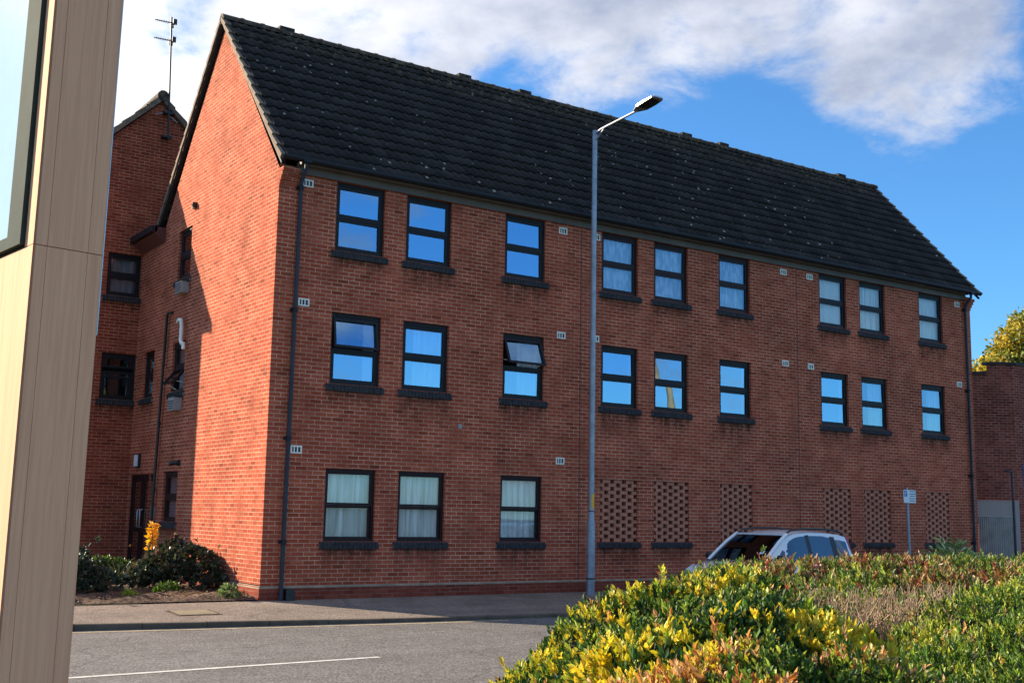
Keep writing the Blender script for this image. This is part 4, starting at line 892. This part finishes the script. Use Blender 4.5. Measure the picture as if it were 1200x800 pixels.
def core_mesh(name, mounds, parent, k=.80, mat=None, zmin=-.05):  # lumpy filler blobs, coloured as inner shade, blocking the view through the leaves
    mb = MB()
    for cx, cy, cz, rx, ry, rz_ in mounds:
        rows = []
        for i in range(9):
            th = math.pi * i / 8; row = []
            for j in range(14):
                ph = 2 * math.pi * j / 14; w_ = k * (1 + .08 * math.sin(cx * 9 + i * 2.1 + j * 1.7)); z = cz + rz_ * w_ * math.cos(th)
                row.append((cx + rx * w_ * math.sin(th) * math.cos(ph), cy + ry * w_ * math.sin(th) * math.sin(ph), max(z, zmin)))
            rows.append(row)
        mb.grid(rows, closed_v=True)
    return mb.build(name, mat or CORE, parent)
def shrub(name, label, cat, mounds, nsh, k, size, palette, mat=LEAF, shell=.13, spread=.75, stem=.05, group=None, width=.42, up=.7, core=.8, upper=-.35, zmin=-.1, jut=.03):
    m0 = np.array(mounds); c = m0[:, :2].mean(0); root = empty(name, (c[0], c[1], 0), label, cat, group)
    core_mesh('shaded_core', mounds, root, core)
    P, N = mound_points(mounds, nsh, shell, upper); kp = P[:, 2] > zmin; P, N = P[kp], N[kp]; n = len(P)
    P = P + (N + [0, 0, .5]) * np.where(rng.random(n) < .06, np.abs(rng.normal(size=n)) * jut, 0)[:, None]
    ax = N + np.array([0, 0, up]) + rng.normal(size=(n, 3)) * .35; ax /= np.linalg.norm(ax, axis=1)[:, None]
    B = np.repeat(P, k, 0); A = np.repeat(ax, k, 0); kk = np.tile(np.arange(k), n)
    r = rng.normal(size=(n * k, 3)); s_ = np.cross(A, r); s_ /= np.linalg.norm(s_, axis=1)[:, None]
    sp = spread * (1.15 - .6 * kk / k)[:, None]; D = A + s_ * sp; B = B + A * (stem * (kk / k))[:, None]
    cols = palette(P, N, n); cols = np.repeat(cols, k, 0) * rng.uniform(.72, 1.25, size=(n * k, 1)) * (1 + rng.normal(size=(n * k, 3)) * .07)
    leaf_object('foliage', mat, B, D, size * (rng.uniform(.6, 1.3, size=n)).repeat(k) * rng.uniform(.75, 1.25, size=n * k), np.clip(cols, .004, .95), root, width=width)
    return root
def pick(n, cols, w_): 
    cols = np.array(cols); w_ = np.array(w_, float); return cols[rng.choice(len(cols), n, p=w_ / w_.sum())]
GR = [(.055, .115, .02), (.09, .17, .03), (.13, .21, .035)]; DG = [(.025, .06, .018), (.035, .085, .022)]; YE = [(.62, .50, .03), (.72, .58, .06), (.55, .47, .05)]; YG = [(.28, .36, .05), (.40, .44, .08)]
OR = [(.50, .22, .07), (.56, .30, .11), (.40, .14, .06), (.60, .38, .20)]; RD = [(.24, .06, .04), (.30, .11, .07)]; TAN = [(.42, .31, .17)]; OL = [(.10, .13, .035), (.16, .18, .05)]; BRN = [(.20, .11, .05), (.32, .18, .08)]
def mnd(px, py, d, rx=.34, ry=.45, rz=.42, base=None):
    p = H(px, py, d); return (p.x, p.y, p.z - rz, rx, ry, rz)
def tall(ms, lo=.0):   # stretch mounds down to the ground
    out = []
    for (x, y, z, a, b, c) in ms: out.append((x, y, z, a, b, c)); out.append((x, y, z * .5, a * .95, b * .95, z * .55))
    return out
# back hedge: green and reddish
bh = [mnd(px, py, d, .42, .5, .42) for px, py, d in [(825, 676, 8.4), (855, 665, 8.6), (900, 662, 8.6), (955, 658, 8.8), (1010, 657, 8.8), (1065, 656, 8.8), (1120, 657, 8.8), (1175, 658, 8.8), (1235, 660, 8.8), (1300, 660, 8.8), (870, 690, 7.6), (930, 684, 7.8), (1010, 674, 8.1), (1100, 670, 8.1), (1190, 668, 8.1)]]
shrub('hedge', 'long clipped hedge of small green and reddish leaves in front of the parked cars', 'hedge', tall(bh), 20000, 6, .033,
      lambda P, N, n: np.where((noise3(P, 2.2, 3)[:, None] > .12) & (rng.random((n, 1)) < .55), pick(n, RD + BRN + TAN + OR[3:], [1.5, 1.5, 3, 3, 1.5, .7]), pick(n, GR + OL + YG + TAN + RD, [1.2, 2.2, 2.5, 3, 3, 1.8, .8, 1.4, .4, .4])), shell=.10, up=1.1, width=.4)
# yellow-tipped shrub along the sloping left end
ys = [mnd(px, py, d, .30, .42, .36) for px, py, d in [(612, 806, 6.6), (650, 775, 6.6), (690, 738, 6.8), (720, 706, 7.0), (765, 690, 7.0), (815, 680, 7.0), (865, 672, 7.1), (670, 790, 5.8), (720, 760, 5.9), (770, 735, 6.0), (820, 712, 6.2), (880, 698, 6.4), (930, 712, 6.4)]]
def palY(P, N, n):
    dep = (P - np.array(CAMP)) @ np.array(F_); t_ = noise3(P, 2.6, 1) * .55 + N[:, 2] * .4 + np.where((dep > 6.45) & (P[:, 2] > .93), .26, -.30) + rng.normal(size=n) * .2
    return np.where(t_[:, None] > .42, pick(n, YE + YG, [1, .7, 1.2, 1, 1]), pick(n, DG + GR + YG + OR[:2], [2, 2, 2, 1.6, 1, .7, .4, .2, .2]))
shrub('yellow_tipped_shrub', 'shrub with bright yellow tips on the sloping left end of the hedge', 'shrub', tall(ys), 14500, 7, .033, palY, LEAFG, zmin=.3, up=.8, shell=.12)
# front shrub: big dark leaves with yellow tops
fs = [mnd(px, py, d, .27, .32, .34) for px, py, d in [(745, 756, 5.2), (795, 742, 5.2), (845, 728, 5.2), (900, 722, 5.3), (950, 728, 5.3), (990, 746, 5.3), (770, 790, 4.7), (840, 770, 4.7)]]
def palF(P, N, n):
    t_ = noise3(P, 3.1, 5) * .6 + N[:, 2] * .9 + rng.normal(size=n) * .30
    return np.where(t_[:, None] > .78, pick(n, YE + YG, [1, 1, 1, .4, .4]), pick(n, DG + GR + YE[:1], [3, 3, 2, 1, .6, .12]))
shrub('broadleaf_shrub', 'dark green broadleaf shrub with a crest of yellow leaves in front of the hedge', 'shrub', tall(fs), 8000, 7, .038, palF, LEAFG, zmin=.3, up=.6, shell=.11, width=.46)
# orange shrub at the bottom
os_ = [mnd(px, py, d, .2, .26, .30) for px, py, d in [(735, 806, 4.4), (800, 790, 4.4), (850, 766, 4.4), (895, 758, 4.4), (950, 780, 4.4), (1005, 770, 4.4), (1055, 790, 4.3), (900, 800, 4.1)]]
def palO(P, N, n):
    t_ = noise3(P, 3.7, 9) + rng.normal(size=n) * .3 + N[:, 2] * .3
    return np.where(t_[:, None] > .30, pick(n, OR + YE + YG, [2, 3, 1, 3, .6, .5, .6, .6, .8]), pick(n, GR + YG + DG, [2, 2, 2, 2, 1, 1.4, 1.4]))
shrub('orange_leaved_shrub', 'low shrub with orange and red autumn leaves nearest the camera', 'shrub', tall(os_), 7500, 7, .027, palO, LEAF, zmin=.3, up=.9, shell=.14)
# fine green hedge on the right
gs = [mnd(px, py, d, .36, .4, .4) for px, py, d in [(1035, 790, 5.6), (1062, 765, 6.0), (1090, 735, 6.3), (1125, 708, 6.6), (1165, 692, 6.8), (1215, 684, 6.9), (1270, 684, 6.9), (1110, 770, 5.6), (1160, 745, 5.7), (1215, 725, 5.8), (1275, 720, 5.8), (1180, 790, 5.1), (1240, 770, 5.1), (1090, 800, 5.0)]]
shrub('fine_leaved_hedge', 'rounded hedge of fine bright green leaves at the right of the dry twigs', 'hedge', tall(gs), 19000, 7, .025,
      lambda P, N, n: np.where((noise3(P, 3.0, 2)[:, None] + rng.normal(size=(n, 1)) * .25 > .55), pick(n, YG + TAN + OR[1:2], [2, 2, 1, .5]), pick(n, GR + YG + DG, [1.5, 3, 4, 2.6, 1.3, .4, .4])), up=.9, shell=.13, width=.45)
# bare twiggy shrub in the hollow
tw = empty('bare_shrub', tuple(H(1010, 760, 6.9).xy) + (0,), 'patch of bare brown twigs between the hedges', 'shrub')
mb = MB()
for k in range(1500):
    px = random.uniform(900, 1125); d = random.uniform(6.5, 7.6); top = H(px, random.uniform(686, 760) - (px - 1000) * .06, d)
    h = random.uniform(.3, .75); lx, ly = random.gauss(0, .15), random.gauss(0, .15)
    a = top - Vector((lx, ly, h)); mid_ = (a + top) / 2 + Vector((random.gauss(0, .04), random.gauss(0, .04), 0)); mb.tube([a, mid_, top], [.0055, .0045, .0015], 3, False)
    if k % 3 == 0: mb.tube([mid_, mid_ + Vector((random.gauss(0, .08), random.gauss(0, .08), .14))], [.003, .001], 3, False)
mb.build('twigs', TWIG, tw)
bm_ = [mnd(px, 800, 7.2, .4, .4, .4) for px in (900, 960, 1020, 1080)]; core_mesh('shaded_core', tall(bm_), tw, .85)
Pt = [H(random.uniform(900, 1120), random.uniform(690, 780), random.uniform(6.5, 7.3)) for _ in range(600)]
leaf_object('foliage', LEAF, [tuple(q) for q in Pt for _ in range(3)], rng.normal(size=(1800, 3)) + [0, 0, .8], .032 * rng.uniform(.6, 1.2, 1800), pick(1800, GR + OL + YG + TAN, [1, 1, 1, 2, 2, 1, .5, 1]), tw)
# little pink blossoms in the hedge
for k, (px, py, lab) in enumerate(((958, 666, 'small pink blossom on top of the hedge below the silver car'), (1069, 661, 'small pink blossom on the hedge top below the parking sign post'))):
    q = H(px, py, 8.0); mb = MB()
    for j in range(6):
        a = j * math.pi / 3; dv = Vector((math.cos(a), math.sin(a), .9)) * (.035 if k == 0 else .022); sv_ = Vector((-math.sin(a), math.cos(a), 0)) * .016
        mb.face([q, q + dv * .6 + sv_, q + dv, q + dv * .6 - sv_])
    tag(mb.build('blossom', PINK, origin=q), lab, 'flower')
# leafy plant by the block's far corner
def radial_plant(name, label, cat, c, n, L, h, cols, width=.2, mat=LEAFG, leaflets=9):
    root = empty(name, c, label, cat); B = []; D = []; Sz = []; Cc = []; mb = MB()
    for k in range(n):
        a = random.uniform(0, 2 * math.pi); el = random.uniform(.2, 1.2); ln = L * random.uniform(.7, 1.1); p0 = Vector(c); dirv = Vector((math.cos(a) * math.cos(el), math.sin(a) * math.cos(el), math.sin(el)))
        pts = [p0 + dirv * ln * t_ + Vector((0, 0, h * t_ * (1 - t_ * .55))) - Vector((0, 0, .25 * ln * t_ * t_)) for t_ in (0, .25, .5, .75, 1)]
        mb.tube(pts, [.008, .007, .006, .004, .002], 4, False)
        for j in range(leaflets):
            t_ = .35 + .65 * j / (leaflets - 1); i_ = min(int(t_ * 4), 3); q = pts[i_].lerp(pts[i_ + 1], t_ * 4 - i_); dd = (pts[i_ + 1] - pts[i_]).normalized(); sd = dd.cross(Vector((0, 0, 1))).normalized() * (1 if j % 2 else -1)
            B.append(tuple(q)); D.append(tuple(dd * .7 + sd * .8 + Vector((0, 0, random.uniform(-.1, .25))))); Sz.append(ln * .28 * random.uniform(.8, 1.2))
    mb.build('stem', BARK, root); Cc = pick(len(B), cols, [1] * len(cols)) * rng.uniform(.7, 1.3, (len(B), 1)); leaf_object('foliage', mat, B, D, Sz, Cc, root, width=width); return root
pc = H(1122, 668, 27.5); radial_plant('leafy_plant', 'green plant with long arching leaves by the right end of the brick block', 'plant', (pc.x, pc.y, pc.z - .1), 36, .85, .45, [(.26, .42, .12), (.40, .55, .20), (.16, .28, .09), (.62, .68, .45)], .22)
# flower bed shrubs
DK = [(.030, .046, .024), (.045, .066, .035), (.07, .085, .055), (.13, .11, .075)]
def bedm(x, y, h, rx, ry): return (x, y, h * .45, rx, ry, h * .55)
shrub('flower_bed_shrub', 'dark leaved shrub in the flower bed against the sunlit gable', 'shrub', [bedm(-.42, 2.25, .85, .42, .5), bedm(-.9, 2.45, .78, .42, .5), bedm(-.28, 1.75, .55, .28, .35), bedm(-.62, 2.6, .98, .3, .35), bedm(-1.25, 2.4, .5, .35, .4)], 1500, 6, .075,
      lambda P, N, n: pick(n, DK + [(.30, .14, .08), (.16, .2, .12)], [3, 3, 3, 1, .5, .8]), LEAFD, up=.5, shell=.34, core=.42, width=.5, jut=.12)
shrub('flower_bed_shrub', 'dark leaved shrub in the flower bed nearest the wood clad sign', 'shrub', [bedm(-2.75, 1.9, .75, .45, .5), bedm(-3.3, 2.1, .95, .5, .5), bedm(-2.25, 1.6, .45, .3, .3), bedm(-2.6, 3.0, .9, .5, .7)], 1500, 6, .075,
      lambda P, N, n: pick(n, DK + [(.16, .2, .12)], [3, 3, 3, 1, .6]), LEAFD, up=.5, shell=.34, core=.42, width=.5, jut=.12)
shrub('ground_cover_shrub', 'low green shrub in the shade behind the flower bed shrubs', 'shrub', [bedm(-1.6, 4.55, .52, 1.05, .45)], 1100, 6, .06,
      lambda P, N, n: pick(n, GR + DG, [1, 2, 1, 2, 2]), LEAF, up=.8, shell=.25, core=.6)
shrub('weed', 'bright green weed at the front of the flower bed near the sign', 'plant', [(-3.35, .55, .05, .30, .2, .14)], 160, 5, .06, lambda P, N, n: pick(n, [(.12, .30, .03), (.2, .36, .06)], [1, 1]), LEAF, up=1.2, core=.4)
shrub('weed', 'small green weed at the front of the flower bed by the building corner', 'plant', [(-.42, .35, .04, .17, .14, .18)], 110, 5, .06, lambda P, N, n: pick(n, [(.14, .22, .08), (.2, .28, .14)], [1, 1]), LEAF, up=1.2, core=.4)
shrub('weed', 'small yellow green weed in the middle of the flower bed', 'plant', [(-2.0, .7, .04, .12, .1, .1)], 60, 5, .05, lambda P, N, n: pick(n, YG, [1, 1]), LEAF, up=1.2, core=.4)
shrub('weed', 'leafy green weed in front of the dark flower bed shrub', 'plant', [(-1.15, 1.35, .06, .22, .14, .16)], 110, 5, .055, lambda P, N, n: pick(n, GR, [1, 1, 1]), LEAF, up=1.2, core=.4)
# yellow leaved sapling
yc = Vector((-.98, 2.9, .05)); root = empty('yellow_sapling', yc, 'slim upright plant with bright yellow orange leaves behind the dark shrub', 'plant')
mb = MB(); mb.tube([yc, yc + Vector((.02, 0, .6)), yc + Vector((0, .02, 1.22))], [.012, .009, .004], 6); mb.build('stem', BARK, root)
n = 90; zz = rng.uniform(.55, 1.2, n); a = rng.uniform(0, 6.28, n); B = np.stack([np.full(n, yc.x), np.full(n, yc.y), yc.z + zz], 1); D = np.stack([np.cos(a), np.sin(a), rng.uniform(-.2, .5, n)], 1)
leaf_object('foliage', LEAF, B, D, rng.uniform(.09, .16, n), pick(n, [(.75, .42, .02), (.80, .50, .05), (.7, .35, .03)], [1, 1, 1]), root, width=.4)
# tufts
def grass_tuft(label, c, n, L, col):
    root = empty('grass_tuft', c, label, 'grass'); mb = MB()
    for k in range(n):
        a = random.uniform(0, 6.28); ln = L * random.uniform(.6, 1.1); ln2 = random.uniform(.3, .8); d = Vector((math.cos(a), math.sin(a), 0)); s_ = Vector((-math.sin(a), math.cos(a), 0)) * .006
        pts = [Vector(c) + d * ln * ln2 * t_ + Vector((0, 0, ln * (1.25 * t_ - .75 * t_ * t_ * (.5 + ln2)))) for t_ in (0, .3, .6, .85, 1)]
        for i, (p, q) in enumerate(zip(pts, pts[1:])):
            w0, w1 = 1 - i * .22, 1 - (i + 1) * .24; mb.face([p - s_ * w0, p + s_ * w0, q + s_ * w1, q - s_ * w1])
    mb.build('blades', plain('blade_' + str(len(MATS)), col, .6), root)
grass_tuft('tuft of long arching grass blades in front of the dark entrance door', (-1.45, 3.3, .08), 60, .85, (.16, .22, .10))
grass_tuft('tuft of dry tan grass stems in the flower bed between the shrubs', (-2.05, 2.1, .08), 35, .5, (.38, .27, .15))
root = empty('dried_flower', (-2.55, 3.0, .05), 'orange brown dried flower heads above the left flower bed shrub', 'plant'); mb = MB()
for dx in (-.06, .08): mb.tube([(-2.55, 3.0, .05), (-2.55 + dx, 3.0, 1.0)], .006, 5)
mb.build('stem', BARK, root); n = 60; B = np.stack([-2.55 + rng.choice([-.06, .09], n) + rng.normal(size=n) * .02, 3 + rng.normal(size=n) * .02, rng.uniform(.85, 1.15, n)], 1)
leaf_object('foliage', LEAF, B, rng.normal(size=(n, 3)) + [0, 0, 1], rng.uniform(.04, .08, n), pick(n, [(.5, .22, .10), (.4, .25, .14)], [1, 1]), root)
# soil litter
B = np.stack([rng.uniform(-4.2, -.05, 1500), rng.uniform(.05, 2.2, 1500), np.full(1500, .10)], 1); B[:, 2] = .05 + .05 * np.minimum(1, B[:, 1] / .4)
lo_ = leaf_object('leaf_litter', LEAF, B, rng.normal(size=(1500, 3)) * [1, 1, .25], rng.uniform(.02, .06, 1500), pick(1500, [(.12, .07, .04), (.2, .13, .08), (.06, .04, .03)], [2, 1, 2])); tag(lo_, 'scattered dry leaves and bark over the flower bed soil', 'leaves', kind='stuff')
# tree beyond the neighbour
tc_ = H(1215, 440, 52); root = empty('tree', (tc_.x, tc_.y, -.2), 'tree with yellow and green autumn leaves rising behind the flat roofed building', 'tree')
mb = MB(); b0 = Vector((tc_.x, tc_.y, -.2)); mb.tube([b0, b0 + Vector((.1, 0, 3)), b0 + Vector((0, .2, 6.5)), b0 + Vector((.2, 0, 10))], [.35, .27, .18, .05], 10)
for k in range(14):
    a = k * 2.4; s_ = b0 + Vector((0, 0, 3 + k * .45)); e = s_ + Vector((math.cos(a) * 2.2, math.sin(a) * 2.2, 1.6)); mb.tube([s_, s_.lerp(e, .5) + Vector((0, 0, .2)), e], [.12, .07, .02], 6)
mb.build('trunk', BARK, root)
ms = []
for px, py, r in [(1205, 372, 1.0), (1190, 392, .95), (1215, 395, 1.4), (1180, 410, 1.0), (1165, 422, .95), (1155, 436, .8), (1200, 420, 1.5), (1235, 390, 1.4), (1250, 430, 1.8), (1185, 445, 1.7), (1145, 442, .55), (1230, 460, 2.0), (1170, 460, 1.4), (1270, 410, 1.6), (1300, 440, 1.7), (1228, 362, .8)]:
    p = H(px, py, 52 + random.uniform(-1.2, 1.2)); ms.append((p.x, p.y, p.z - r * .55, r, r, r * .8))
P, N = mound_points(ms, 5200, .28, -.8); k = 6; n = len(P)
cols = np.where((noise3(P, 1.1, 4)[:, None] + rng.normal(size=(n, 1)) * .3 > .0), pick(n, [(.42, .33, .04), (.50, .36, .05), (.36, .32, .05)], [2, 1, 2]), pick(n, [(.10, .14, .03), (.15, .19, .04), (.22, .24, .05)], [1, 1, 1]))
B = np.repeat(P, k, 0) + rng.normal(size=(n * k, 3)) * .12
leaf_object('crown', LEAF, B, rng.normal(size=(n * k, 3)) + [0, 0, -.2], rng.uniform(.12, .24, n * k), np.repeat(cols, k, 0) * rng.uniform(.7, 1.25, (n * k, 1)), root, width=.6)
